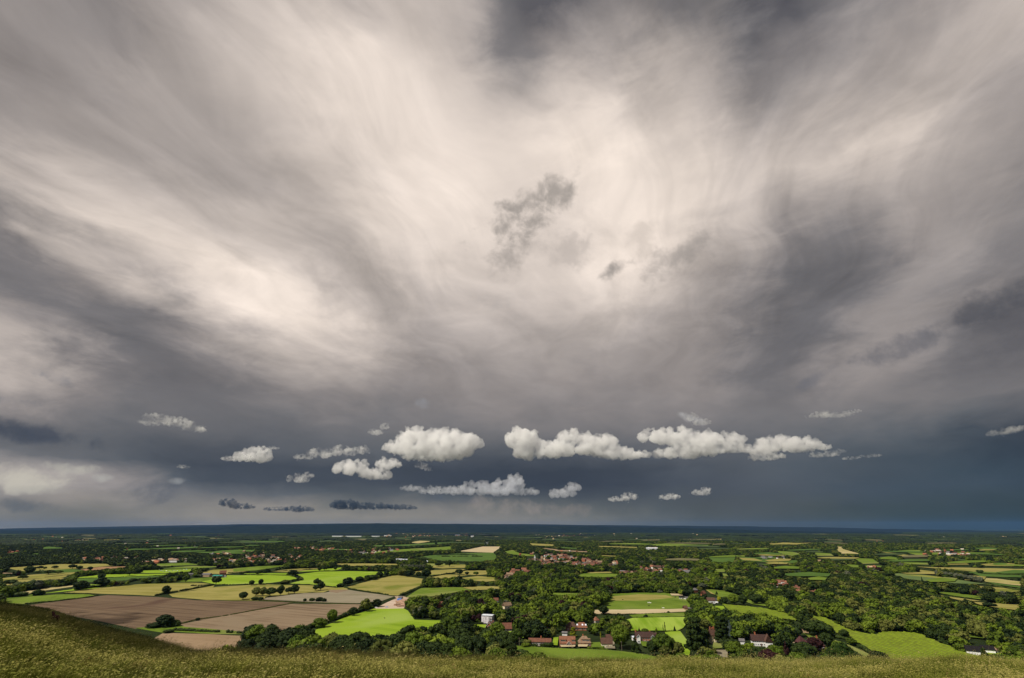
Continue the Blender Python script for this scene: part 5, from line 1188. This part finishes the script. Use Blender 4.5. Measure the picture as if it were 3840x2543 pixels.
def openness(P, hgt, cut=0.8):
    q0 = proj(np.c_[P, np.zeros(len(P))]); q1 = proj(np.c_[P, hgt*cut]); qs = [proj(np.c_[P, hgt*f_]) for f_ in (.14, .28, .42, .56, .70)]; ok = np.ones(len(P), bool)
    for _, pl in FP:
        a = np.array(pl); lo, hi_ = a.min(0)-2, a.max(0)+2
        c = np.where(ok & (q0[:, 0] > lo[0]) & (q0[:, 0] < hi_[0]) & (q1[:, 1] < hi_[1]) & (q0[:, 1] > lo[1]))[0]
        if len(c): ok[c[pip(q0[c], pl) | pip(q1[c], pl) | np.any([pip(q_[c], pl) for q_ in qs], axis=0)]] = False
    for pl in LAWN: ok &= ~pip(q0, pl)
    return ok, q0, q1
def free_of_houses(P, wd, q0, q1, keep, seed):
    r = np.random.default_rng(seed); ok = np.ones(len(P), bool); w = wd*.42/((P[:, 1]*math.cos(PITCH)-H*math.sin(PITCH))/FS)
    for k, (x0, x1, y0, y1) in enumerate(HOUSES): ok &= ~((q0[:, 0]+w > x0) & (q0[:, 0]-w < x1) & (q1[:, 1] < y1) & (q0[:, 1] > y0)) | (r.uniform(size=len(P)) < (keep if k >= NSPEC else .03))
    return ok
def clear_special(q0, q1, ok):
    for x0, x1, y0, y1 in SPECIAL:
        cx, hw = (x0+x1)/2, (x1-x0)/2; ok &= ~((np.abs(q0[:, 0]-cx) < hw*.8) & (q0[:, 1] > y1-(y1-y0)*.25) & (q1[:, 1] < y1-(y1-y0)*.12))
    return ok
P1 = grid(345, 1750, 8.6, 21); r1 = np.random.default_rng(5); n = len(P1)
zone = np.sin(P1[:, 0]*.011+1)*np.cos(P1[:, 1]*.009)+.5*np.sin(P1[:, 0]*.031+P1[:, 1]*.023)
sz_ = r1.beta(1.6, 1.9, n); h1 = 5.0+11.0*sz_+zone*1.8+r1.normal(0, 1.0, n); w1 = 6.0+10.5*sz_+zone*1.4; h1 = np.maximum(h1, 4.0)
ok, q0, q1 = openness(P1, h1); ok &= free_of_houses(P1, w1, q0, q1, 0.15, 6); ok = clear_special(q0, q1, ok)
th_ = np.arctan2(P1[:, 0], P1[:, 1]); rr_ = np.hypot(P1[:, 0], P1[:, 1]); ok &= hill_z(th_, rr_) < 0.5
P1, h1, w1, q0, q1 = P1[ok], h1[ok], w1[ok], q0[ok], q1[ok]; n = len(P1); print('near trees', n)
kindp = np.array([['round', 'wide', 'bush', 'cone', 'poplar'][i] for i in r1.choice(5, n, p=[.5, .3, .14, .045, .015])])
matp = np.array([['oak', 'dark', 'lime', 'olive', 'purple', 'silver'][i] for i in r1.choice(6, n, p=[.50, .22, .12, .12, .02, .02])])
# the foot of the slope is lined with darker trees, the wood right of the vineyards is fresher
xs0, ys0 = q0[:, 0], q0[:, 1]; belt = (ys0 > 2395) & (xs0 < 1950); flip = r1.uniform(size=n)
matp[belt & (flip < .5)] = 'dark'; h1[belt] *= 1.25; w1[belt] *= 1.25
fresh = (xs0 > 2650) & (ys0 > 2270) & (ys0 < 2420); matp[fresh & (flip < .28)] = 'olive'; matp[fresh & (flip > .84)] = 'lime'; matp[fresh & (flip > .40) & (flip < .66)] = 'dark'; rt = (xs0 > 2700) & (ys0 > 2160) & (ys0 <= 2270); matp[rt & (flip < .2)] = 'olive'; matp[rt & (flip > .5)] = 'dark'; lf = (ys0 < 2150) & (xs0 < 2600); matp[lf & (flip < .4)] = 'dark'  # woods at the far left take darker leaves in place of cloud shade
lane = (xs0 > 2530) & (xs0 < 2950) & (ys0 > 2240) & (ys0 < 2400); matp[lane & (flip < .5)] = 'lime'; w1[lane] *= 1.1; h1[lane] *= 1.1
matp[(kindp == 'cone') | (kindp == 'poplar')] = 'dark'
crest = H+hill_z(th_[ok], 62.0)*0-H
size = w1*FS/(P1[:, 1]*math.cos(PITCH)-H*math.sin(PITCH)); sil = np.interp(q0[:, 0]/1.6216, [p[0] for p in SIL], [p[1] for p in SIL])*1.6216
inview = (q1[:, 1] < sil-6) & (q0[:, 0] > -10) & (q0[:, 0] < 3850); order = np.argsort(-size*inview); NIND = 300-len(SPECIAL)-24
pick = order[:NIND]; rest = order[NIND:]; rest = rest[np.ones(len(rest), bool)]
def where_is(x, y):
    if x < 1290: return 'at the left end of the belt under the grassy hill'
    if x < 1560: return 'in the belt between the grassy hill and the bright meadow'
    if x < 1830: return 'in the belt left of the brick house with solar panels'
    if x < 2010: return 'below the solar panelled house and left of the lower meadow'
    if x < 2330: return 'along the lower meadow beneath the orange roofed houses'
    if x < 2560: return 'below the large brick house'
    if x < 2760: return 'under the great dark cedar'
    if x < 3050: return 'in the gardens of the white house with the brown roof'
    if x < 3420: return 'at the hill foot between the football goal and the vineyard'
    return 'by the black roofed barns at the hill foot'
tone = {'oak': 'mid green', 'dark': 'dark green', 'lime': 'light green', 'olive': 'olive green', 'purple': 'copper purple', 'silver': 'silver grey'}
form = {'round': 'rounded tree', 'wide': 'broad spreading tree', 'bush': 'low bushy tree', 'cone': 'pointed conifer', 'poplar': 'narrow poplar'}
for i in pick:
    lb = '%s %s %s' % (tone[matp[i]], form[kindp[i]], where_is(q0[i, 0], q0[i, 1]))
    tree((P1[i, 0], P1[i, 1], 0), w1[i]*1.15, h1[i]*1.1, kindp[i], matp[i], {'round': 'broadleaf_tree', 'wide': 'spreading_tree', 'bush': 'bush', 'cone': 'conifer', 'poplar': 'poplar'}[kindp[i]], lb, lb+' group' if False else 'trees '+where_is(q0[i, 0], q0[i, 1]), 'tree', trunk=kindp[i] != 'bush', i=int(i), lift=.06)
prot, key = [], {}
for kd, nv in (('round', 4), ('wide', 3), ('bush', 2), ('cone', 1), ('poplar', 1)):
    for mk in ('oak', 'dark', 'lime', 'olive', 'purple', 'silver'):
        if kd in ('cone', 'poplar') and mk != 'dark': continue
        for v in range(nv if mk in ('oak', 'dark', 'olive', 'lime') else 1):
            kk = (kd, v)
            if kk not in HM: HM[kk] = crown('wood_crown', kd, 900+v*7+len(kd), 800, {'round': 20, 'wide': 22, 'bush': 14, 'cone': 22, 'poplar': 14}[kd], .55, 1)
            me = HM[kk].copy(); key.setdefault((kd, mk), []).append(len(prot)); prot.append((me, LM[mk]))
woodc = proto_collection('wood_trees', prot)
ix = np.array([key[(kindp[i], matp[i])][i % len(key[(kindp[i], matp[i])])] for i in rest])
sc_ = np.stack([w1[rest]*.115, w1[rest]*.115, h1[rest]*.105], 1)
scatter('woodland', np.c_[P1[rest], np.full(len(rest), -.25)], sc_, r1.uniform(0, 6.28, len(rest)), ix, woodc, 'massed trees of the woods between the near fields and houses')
# farther woods
P2 = grid(1750, 4300, 13.5, 31); n = len(P2); h2 = r1.uniform(7, 14, n); w2 = r1.uniform(10, 17, n)
ok, q0, q1 = openness(P2, h2); ok &= free_of_houses(P2, w2, q0, q1, 0.02, 8); ok = clear_special(q0, q1, ok); P2, h2, w2 = P2[ok], h2[ok], w2[ok]; n = len(P2); print('mid trees', n)
far_pr = []
for v in range(4):
    me = crown('far_crown', ['round', 'wide', 'bush', 'round'][v], 1300+v, 150, 12, 1.0, 1)
    for mk in ('oak', 'dark', 'dark', 'olive'): far_pr.append((me.copy(), LM[mk]))
farc = proto_collection('far_trees', far_pr)
qx = proj(np.c_[P2, np.zeros(n)])[:, 0]; pdk = np.interp(qx, [0, 1500, 2600, 3840], [.9, .72, .5, .42]); vv = r1.integers(0, 4, n); uu = r1.uniform(size=n); farix = vv*4+np.where(uu < pdk, 1+(uu*97 % 1 > .5), np.where(uu < pdk+(1-pdk)*.6, 0, 3))  # more dark leaves towards the left: cloud shade put into the leaf colours
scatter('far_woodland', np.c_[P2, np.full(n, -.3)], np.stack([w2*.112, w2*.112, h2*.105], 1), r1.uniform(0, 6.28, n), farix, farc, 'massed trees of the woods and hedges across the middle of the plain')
# the plain beyond: patches of tree tops
LM['farwood'] = leaf_mat('far_wood_leaves', (.008, .017, .007), (.028, .042, .014))
def patch(seed, nl=26, span=34):
    r = np.random.default_rng(seed); Vs, Fs, n0 = [], [], 0; iv, fc = ico(1)
    for _ in range(nl):
        c = r.uniform(-span, span, 2); s = r.uniform(6, 10); hh = r.uniform(7, 12); V = iv*(1+r.normal(0, .14, (len(iv), 1)))*np.array([s, s, hh*.6])+np.array([c[0], c[1], hh*.45]); Vs.append(V); Fs.append(fc+n0); n0 += len(V)
    return meshd('patch', np.concatenate(Vs), np.concatenate(Fs))
pm_ = []
for v in range(5):
    me = patch(60+v)
    for mk in ('farwood', 'dark', 'farwood'): pm_.append((me.copy(), LM[mk]))
patc = proto_collection('wood_patches', pm_)
P3 = grid(4300, 11500, 62, 41); n = len(P3); open_ = np.sin(P3[:, 0]*.0016+P3[:, 1]*.0009+2)*np.sin(P3[:, 1]*.0031+P3[:, 0]*.0007)+.6*np.sin(P3[:, 0]*.0052-1)*np.sin(P3[:, 1]*.0068+1)
ok = openness(P3, np.full(n, 8.0))[0] & ((open_ < .86) | (r1.uniform(size=n) < .10)); q0 = proj(np.c_[P3, np.zeros(n)]); q1 = proj(np.c_[P3, np.full(n, 9.0)]); ok &= free_of_houses(P3, np.full(n, 60.), q0, q1, 0, 9); P3 = P3[ok]; n = len(P3); print('far patches', n)
scatter('distant_woodland', np.c_[P3, np.zeros(n)], np.c_[np.full((n, 2), 1.0), r1.uniform(.8, 1.5, n)], r1.uniform(0, 6.28, n), r1.integers(0, 15, n), patc, 'dark mass of woods reaching to the blue skyline')
# ------------------------------------------------------------------ tall grass on the scarp
def tuft(seed, nb, spread, hmin, hmax, width, heads):
    r = np.random.default_rng(seed); V, Fs, C = [], [], []
    for k in range(nb):
        a, q = r.uniform(0, 6.28), spread*math.sqrt(r.uniform()); x, y = q*math.cos(a), q*math.sin(a); h = r.uniform(hmin, hmax); la = r.normal(0.2, .9); ln = h*r.uniform(.15, .55)
        dx, dy = ln*math.cos(la), ln*math.sin(la); fa = r.uniform(0, PI); wx, wy = width*math.cos(fa)/2, width*math.sin(fa)/2; tone = r.uniform()
        hd = heads and r.uniform() < .55; P = []; n0 = len(V)
        for s, wf in ((0, 1), (.5, .8), (.85, .35 if hd else .4), (1.0, .05 if not hd else .3)):
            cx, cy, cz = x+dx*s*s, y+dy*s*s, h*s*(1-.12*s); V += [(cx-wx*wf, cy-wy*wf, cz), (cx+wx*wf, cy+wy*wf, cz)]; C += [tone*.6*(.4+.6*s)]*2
        Fs += [(n0, n0+1, n0+3, n0+2), (n0+2, n0+3, n0+5, n0+4), (n0+4, n0+5, n0+7, n0+6)]
        if hd:      # drooping seed head
            n1 = len(V); hx, hy, hz = x+dx, y+dy, h*.88; L = h*.28
            for s, wf in ((0, .5), (.4, 1.7), (.8, 1.2), (1, .2)):
                cx, cy, cz = hx+dx*.6*s*L/h*2, hy+dy*.6*s*L/h*2, hz+L*s*.55-L*.45*s*s; V += [(cx-width*wf*.6, cy-width*wf*.4, cz), (cx+width*wf*.6, cy+width*wf*.4, cz+.01)]; C += [.8+.2*tone]*2
            Fs += [(n1, n1+1, n1+3, n1+2), (n1+2, n1+3, n1+5, n1+4), (n1+4, n1+5, n1+7, n1+6)]
    me = meshd('tuft', V, np.array(Fs)); at = me.attributes.new('straw', 'FLOAT', 'POINT'); at.data.foreach_set('value', np.array(C, np.float32)); return me
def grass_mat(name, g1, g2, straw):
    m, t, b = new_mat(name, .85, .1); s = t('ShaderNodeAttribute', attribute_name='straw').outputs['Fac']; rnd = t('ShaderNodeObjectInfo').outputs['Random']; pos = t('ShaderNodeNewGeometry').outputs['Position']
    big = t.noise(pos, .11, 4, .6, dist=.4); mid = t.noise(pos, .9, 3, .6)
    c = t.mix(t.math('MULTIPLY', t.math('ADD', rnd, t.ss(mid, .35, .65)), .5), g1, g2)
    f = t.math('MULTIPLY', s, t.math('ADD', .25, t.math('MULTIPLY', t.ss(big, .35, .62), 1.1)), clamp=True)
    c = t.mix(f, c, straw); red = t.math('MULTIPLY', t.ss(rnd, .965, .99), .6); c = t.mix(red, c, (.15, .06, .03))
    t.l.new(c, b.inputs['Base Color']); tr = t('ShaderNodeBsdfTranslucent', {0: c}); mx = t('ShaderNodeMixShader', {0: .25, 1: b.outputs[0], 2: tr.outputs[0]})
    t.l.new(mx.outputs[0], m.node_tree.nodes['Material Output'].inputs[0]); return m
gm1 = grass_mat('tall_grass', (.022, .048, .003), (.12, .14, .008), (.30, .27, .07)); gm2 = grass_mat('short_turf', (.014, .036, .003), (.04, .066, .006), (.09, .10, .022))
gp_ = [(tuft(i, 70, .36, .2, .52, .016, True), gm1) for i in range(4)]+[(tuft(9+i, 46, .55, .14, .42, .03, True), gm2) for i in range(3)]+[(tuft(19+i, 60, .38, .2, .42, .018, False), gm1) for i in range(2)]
gm3 = grass_mat('seed_stems', (.06, .08, .01), (.11, .12, .02), (.36, .30, .11))
gp_ += [(tuft(30+i, 13, .5, .42, .8, .014, True), gm3) for i in range(3)]
gcol = proto_collection('grass_tufts', gp_)
r = np.random.default_rng(77)
def sector(a0, a1, r0, r1, dens):
    A = (a1-a0)*(r1*r1-r0*r0)/2; n = int(A*dens); th = r.uniform(a0, a1, n); rr = np.sqrt(r.uniform(r0*r0, r1*r1, n)); return th, rr
T = [sector(-.98, .92, 9, 48, 4.2), sector(-.98, .92, 48, 75, 3.8), sector(-1.0, -.42, 75, 200, 1.5)]
th = np.concatenate([q[0] for q in T]); rr = np.concatenate([q[1] for q in T]); x, y, z = hill_at(th, rr)
n = len(th); far_ = rr > 70; spur = np.clip((rr-70)/60, 0, 1)
clump = .5+.5*np.sin(x*.5+1.1*np.sin(y*.43))*np.sin(y*.61+np.sin(x*.37)); hs = (.62+.85*clump**2)*r.uniform(.8, 1.25, n); hs = np.where(far_, hs*.85, hs)
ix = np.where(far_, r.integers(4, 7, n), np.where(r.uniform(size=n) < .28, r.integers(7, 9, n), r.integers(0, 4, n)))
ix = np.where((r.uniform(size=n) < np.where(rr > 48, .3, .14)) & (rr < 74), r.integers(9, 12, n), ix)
sx = np.where(far_, 1.3, 1.0)*r.uniform(.85, 1.3, n)
print('tufts', n)
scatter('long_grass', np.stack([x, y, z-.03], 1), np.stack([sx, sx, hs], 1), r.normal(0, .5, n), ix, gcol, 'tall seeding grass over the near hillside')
# a few stems standing above the rest
# dark scrub bushes and a small brown animal on the spur
def on_hill(vx, vy, rmin, rmax):
    d = ray(vx*1.6216, vy*1.6216); th = math.atan2(d[0], d[1]); k = math.hypot(d[0], d[1])
    for q in np.arange(rmin, rmax, .5):
        X, Y, Z = hill_at(th, q)
        if H+d[2]/k*q <= Z: return np.array([X, Y, Z])
    return np.array([X, Y, Z])
p = on_hill(122, 1449, 30, 200); quad_animal(p+[0, 0, -.05], 2.6, (.05, .02, .014), 'small dark reddish brown animal half hidden in the grass of the spur', 'animal', 'animal', .5, False)
for k, (vx, vy, w, lb) in enumerate([(110, 1452, 1.5, 'low dark scrub bush beside the brown animal on the spur'), (20, 1432, 1.2, 'small dark scrub bush near the left end of the spur'), (205, 1456, .9, 'small scrub bush on the skyline of the spur, upper'), (350, 1498, 1.0, 'small scrub bush low on the spur skyline')]):
    p = on_hill(vx, vy, 30, 210); tree(p-[0, 0, .3], w, w*.45, 'bush', 'dark', 'scrub_bush', lb, cat='bush', trunk=False)
# ------------------------------------------------------------------ clouds: separate cumulus under the storm deck, lit by the same sun
def cloud_vol(name, dens, col=(1, 1, 1), lo=.34, hi=.58, base=.30, ns=.006):
    m = bpy.data.materials.new(name); m.use_nodes = True; t = NT(m.node_tree); m.node_tree.nodes.remove(m.node_tree.nodes['Principled BSDF'])
    oc = t('ShaderNodeTexCoord').outputs['Object']; nz = t.noise(oc, ns, 5, .62)
    m.cycles.volume_step_rate = .22; m.cycles.homogeneous_volume = False; dn_ = t.math('MULTIPLY', t.ss(nz, lo, hi, base, 1.0), dens*1.35)
    v = t('ShaderNodeVolumePrincipled', {'Color': (*col, 1), 'Density': dn_, 'Anisotropy': 0.25, 'Density Attribute': '', 'Color Attribute': '', 'Temperature Attribute': ''})
    t.l.new(v.outputs[0], m.node_tree.nodes['Material Output'].inputs['Volume']); return m
CVM = cloud_vol('hazy_cloud_droplets', .0032, (.88, .90, .94))
CVB, CVD, CVS = cloud_vol('cumulus_droplets', .011, (1, .998, .995), .34, .60, .16, .007), cloud_vol('shaded_cloud_droplets', .006, (.10, .14, .20)), cloud_vol('thin_cloud_droplets', .009, (.99, .99, .98), .42, .66, .05, .009)
def cumulus(label, blobs, mat, dist, seed, name='cumulus_cloud', flat=.5, vox=None, group=None, wisp=1.0):
    """blobs: V x, V y (centre), V rx, V ry ; dist: distance along the ground, metres"""
    r = np.random.default_rng(seed); cs = []; base = None
    for vx, vy, rx, ry in blobs:
        d = ray(vx*1.6216, vy*1.6216); k = dist/math.hypot(d[0], d[1]); c = np.array([d[0]*k, d[1]*k, H+d[2]*k]); m_ = mpp(c)*1.6216; cs.append((c, rx*m_*1.06, ry*m_*1.10))
    o0 = np.mean([c for c, _, _ in cs], 0); bm = []
    az_ = math.atan2(o0[0], o0[1]); rt = np.array([math.cos(az_), -math.sin(az_), 0]); fw = np.array([math.sin(az_), math.cos(az_), 0]); up = np.array([0, 0, 1.])
    Vs, Fs, n0 = [], [], 0; iv, fc = ico(2); unit = max(min(a, b) for _, a, b in cs)
    def add(c, q):
        nonlocal n0
        V = iv*q+c; Vs.append(V); Fs.append(fc+n0); n0 += len(V)
    for c, a, b in cs:
        c = c-o0; n = int(26*max(1, min(a/b, 9))**.9)
        for _ in range(n):
            u = r.normal(size=3); u /= np.linalg.norm(u); q = r.uniform(.55, 1)**.5; w_ = (u[0]*a*rt+u[1]*max(b, a*.5)*fw)*q+up*b*(u[2]*q if u[2] > 0 else u[2]*q*(1-flat))
            e_ = b*r.uniform(.22, .42)*(1.1-.35*q); add(c+w_*(1-.22*q), e_)
            for _k in range(5):
                u2 = r.normal(size=3); u2 /= np.linalg.norm(u2); u2[2] = abs(u2[2])*1.0 if r.uniform() < .75 else u2[2]; add(c+w_*(1-.22*q)+u2*e_*.9, e_*r.uniform(.25, .5))
        for s in r.uniform(-.72, .72, int(2+3.2*a/b)): add(c+rt*a*s+up*b*r.uniform(-.15, .2)*(1-abs(s)), b*r.uniform(.38, .66)*(1.05-.6*s*s))
        for _ in range(int(7*wisp)):      # torn shreds
            u = r.normal(size=3); u[2] *= .8; u /= np.linalg.norm(u); add(c+(u[0]*a*rt+u[1]*b*fw)*1.0+up*b*u[2]*.9, b*r.uniform(.08, .18))
    me = meshd('cloud', np.concatenate(Vs), np.concatenate(Fs)); o = obj(name, me, None, None, o0)
    m = o.modifiers.new('r', 'REMESH'); m.mode = 'VOXEL'; m.voxel_size = vox or unit*.042
    tx = bpy.data.textures.new('puff', 'CLOUDS'); tx.noise_scale = unit*.35; tx.noise_depth = 3
    m = o.modifiers.new('d', 'DISPLACE'); m.texture = tx; m.strength = unit*.26; m.mid_level = .55
    tx = bpy.data.textures.new('puff', 'CLOUDS'); tx.noise_scale = unit*.11; tx.noise_depth = 2
    m = o.modifiers.new('d2', 'DISPLACE'); m.texture = tx; m.strength = unit*.13; m.mid_level = .5
    dg = bpy.context.evaluated_depsgraph_get(); me2 = bpy.data.meshes.new_from_object(o.evaluated_get(dg)); o.modifiers.clear(); o.data = me2; me2.materials.clear(); me2.materials.append(mat); bpy.data.meshes.remove(me)
    tag(o, label, 'cloud', group); return o
CL = [
 ('long flat bottomed white cloud left of the gap, widest of the left group', [(1000, 1040, 118, 34), (965, 1012, 55, 26), (1030, 1012, 60, 26), (1080, 1025, 40, 24), (925, 1035, 42, 24), (1000, 1058, 90, 14)], 'B', 6800),
 ('large white cloud just right of the gap, with a rounded left head', [(1210, 1018, 42, 34), (1240, 1045, 66, 28), (1300, 1040, 70, 26), (1330, 1012, 48, 22), (1390, 1020, 46, 20), (1400, 1045, 60, 20), (1440, 1053, 52, 18), (1350, 1035, 60, 26), (1475, 1056, 26, 10)], 'B', 6900),
 ('long white cloud joined to the second one, domed in the middle', [(1510, 1010, 38, 22), (1560, 1012, 54, 26), (1610, 1020, 62, 28), (1580, 1048, 84, 20), (1680, 1018, 48, 20), (1700, 1035, 36, 16), (1640, 1040, 60, 22), (1722, 1040, 26, 12), (1486, 1052, 26, 12)], 'B', 7100),
 ('white cloud tapering to the right after the domed one', [(1755, 1045, 36, 18), (1800, 1030, 58, 26), (1850, 1032, 50, 22), (1775, 1058, 50, 10), (1900, 1035, 26, 10)], 'B', 7300),
 ('low ragged white cloud trailing right under the tapering one', [(1905, 1052, 40, 9), (1935, 1045, 22, 8), (1968, 1060, 24, 5), (2010, 1055, 30, 5)], 'S', 7300),
 ('bright puffy white cloud under the left row, lower of the left group', [(815, 1085, 48, 24), (870, 1098, 44, 18), (900, 1075, 34, 17)], 'B', 7600),
 ('ragged white cloud stretching left of the flat bottomed one', [(740, 1050, 34, 15), (790, 1045, 36, 17), (835, 1042, 22, 13), (700, 1058, 26, 8)], 'S', 7200),
 ('single white cloud with a tail on the left of the row', [(585, 1056, 46, 20), (600, 1042, 30, 12), (540, 1062, 34, 8), (632, 1036, 16, 5)], 'B', 7000),
 ('highest white cloud on the left, drooping to the right', [(370, 970, 44, 14), (410, 978, 44, 16), (448, 992, 30, 12), (345, 978, 30, 10)], 'S', 5600),
 ('tiny white cloud under the dark bank on the left', [(425, 1080, 16, 6)], 'S', 8500),
 ('thin white shred left of the puffy cloud', [(690, 1108, 30, 13), (712, 1100, 18, 9)], 'S', 8800),
 ('small pair of white wisps above the left row', [(868, 1000, 20, 10), (888, 988, 14, 11)], 'S', 6200),
 ('tiny round cloud under the flat bottomed one', [(975, 1078, 18, 9), (990, 1086, 10, 6)], 'S', 7200),
 ('long pale grey cloud low in the middle with a tall head', [(1150, 1132, 60, 22), (1190, 1118, 28, 22), (1100, 1132, 46, 20), (1060, 1135, 46, 14), (1000, 1136, 40, 12), (950, 1130, 30, 9), (1215, 1138, 40, 12)], 'M', 14500),
 ('pale cloud low right of the tall headed one', [(1300, 1142, 40, 15), (1325, 1128, 20, 14)], 'M', 15000),
 ('small pale cloud low in the middle right', [(1455, 1150, 22, 12), (1425, 1155, 22, 8)], 'S', 15500),
 ('small pale cloud low on the right, left of two', [(1548, 1150, 28, 9)], 'S', 15500),
 ('small pale cloud low on the right, right of two', [(1620, 1140, 26, 9), (1632, 1133, 14, 7)], 'S', 15500),
 ('ragged white wisp above the long domed cloud', [(1600, 965, 14, 12), (1625, 978, 26, 9)], 'S', 6000),
 ('slim white cloud high on the right', [(1905, 960, 36, 11), (1945, 960, 32, 8), (1975, 952, 18, 5)], 'S', 5700),
 ('small white cloud at the far right edge', [(2325, 998, 34, 10), (2295, 1004, 14, 7), (2350, 992, 24, 8)], 'S', 6000),
 ('long dark grey cloud streak low over the skyline', [(800, 1170, 42, 14), (860, 1172, 60, 10), (930, 1174, 44, 8), (785, 1164, 22, 8)], 'D', 21000),
 ('dark grey cloud low over the skyline, left end', [(525, 1164, 22, 12), (560, 1172, 34, 9)], 'D', 21000),
 ('dark grey cloud low over the skyline, between the two others', [(640, 1178, 36, 6), (690, 1178, 44, 9)], 'D', 21000),
]
for k, (lb, bl, mt, ds) in enumerate(CL): cumulus(lb, bl, {'B': CVB, 'S': CVS, 'D': CVD, 'M': CVM}[mt], ds, 40+k, wisp=1.5 if mt == 'S' else 0)
# added clouds, out of view, that throw shade on the spur and ploughed land
CVK = cloud_vol('thick_cloud_droplets', .06)
def shade_cloud(gx, gy, alt, rx, ry, seed, lb):
    r = np.random.default_rng(seed); k = (alt)/math.tan(SUN_EL); c0 = np.array([gx+SUN_H[0]*k, gy+SUN_H[1]*k, alt]); Vs, Fs, n0 = [], [], 0; iv, fc = ico(2)
    for _ in range(70):
        a, q = r.uniform(0, 6.28), math.sqrt(r.uniform()); s = r.uniform(.2, .36)*min(rx, ry)*(1.15-.5*q); V = iv*s*np.array([1, 1, .7])+np.array([rx*q*math.cos(a), ry*q*math.sin(a), r.uniform(0, .25)*min(rx, ry)]); Vs.append(V); Fs.append(fc+n0); n0 += len(V)
    me = meshd('cloud', np.concatenate(Vs), np.concatenate(Fs)); o = obj('cumulus_cloud', me, None, None, c0); m = o.modifiers.new('r', 'REMESH'); m.mode = 'VOXEL'; m.voxel_size = min(rx, ry)*.08
    dg = bpy.context.evaluated_depsgraph_get(); me2 = bpy.data.meshes.new_from_object(o.evaluated_get(dg)); o.modifiers.clear(); o.data = me2; me2.materials.clear(); me2.materials.append(CVK); tag(o, lb, 'cloud'); return o
shade_cloud(-62, 148, 720, 150, 108, 3, 'unseen cloud added to shade the spur')
shade_cloud(-560, 640, 640, 120, 60, 4, 'small unseen cloud added to shade the ploughed field')
# ------------------------------------------------------------------ haze
hz = bpy.data.materials.new('haze'); hz.use_nodes = True; t = NT(hz.node_tree); hz.node_tree.nodes.remove(hz.node_tree.nodes['Principled BSDF'])
v = t('ShaderNodeVolumePrincipled', {'Color': (.11, .31, .78, 1), 'Density': 0.9e-5, 'Anisotropy': 0.0, 'Density Attribute': '', 'Color Attribute': '', 'Temperature Attribute': ''})
t.l.new(v.outputs[0], hz.node_tree.nodes['Material Output'].inputs['Volume'])
tag(obj('haze', MB().box(-34000, 34000, -7500, 31000, -3.5, 430).me('haze'), hz), 'thin blue haze over the plain', kind='stuff')
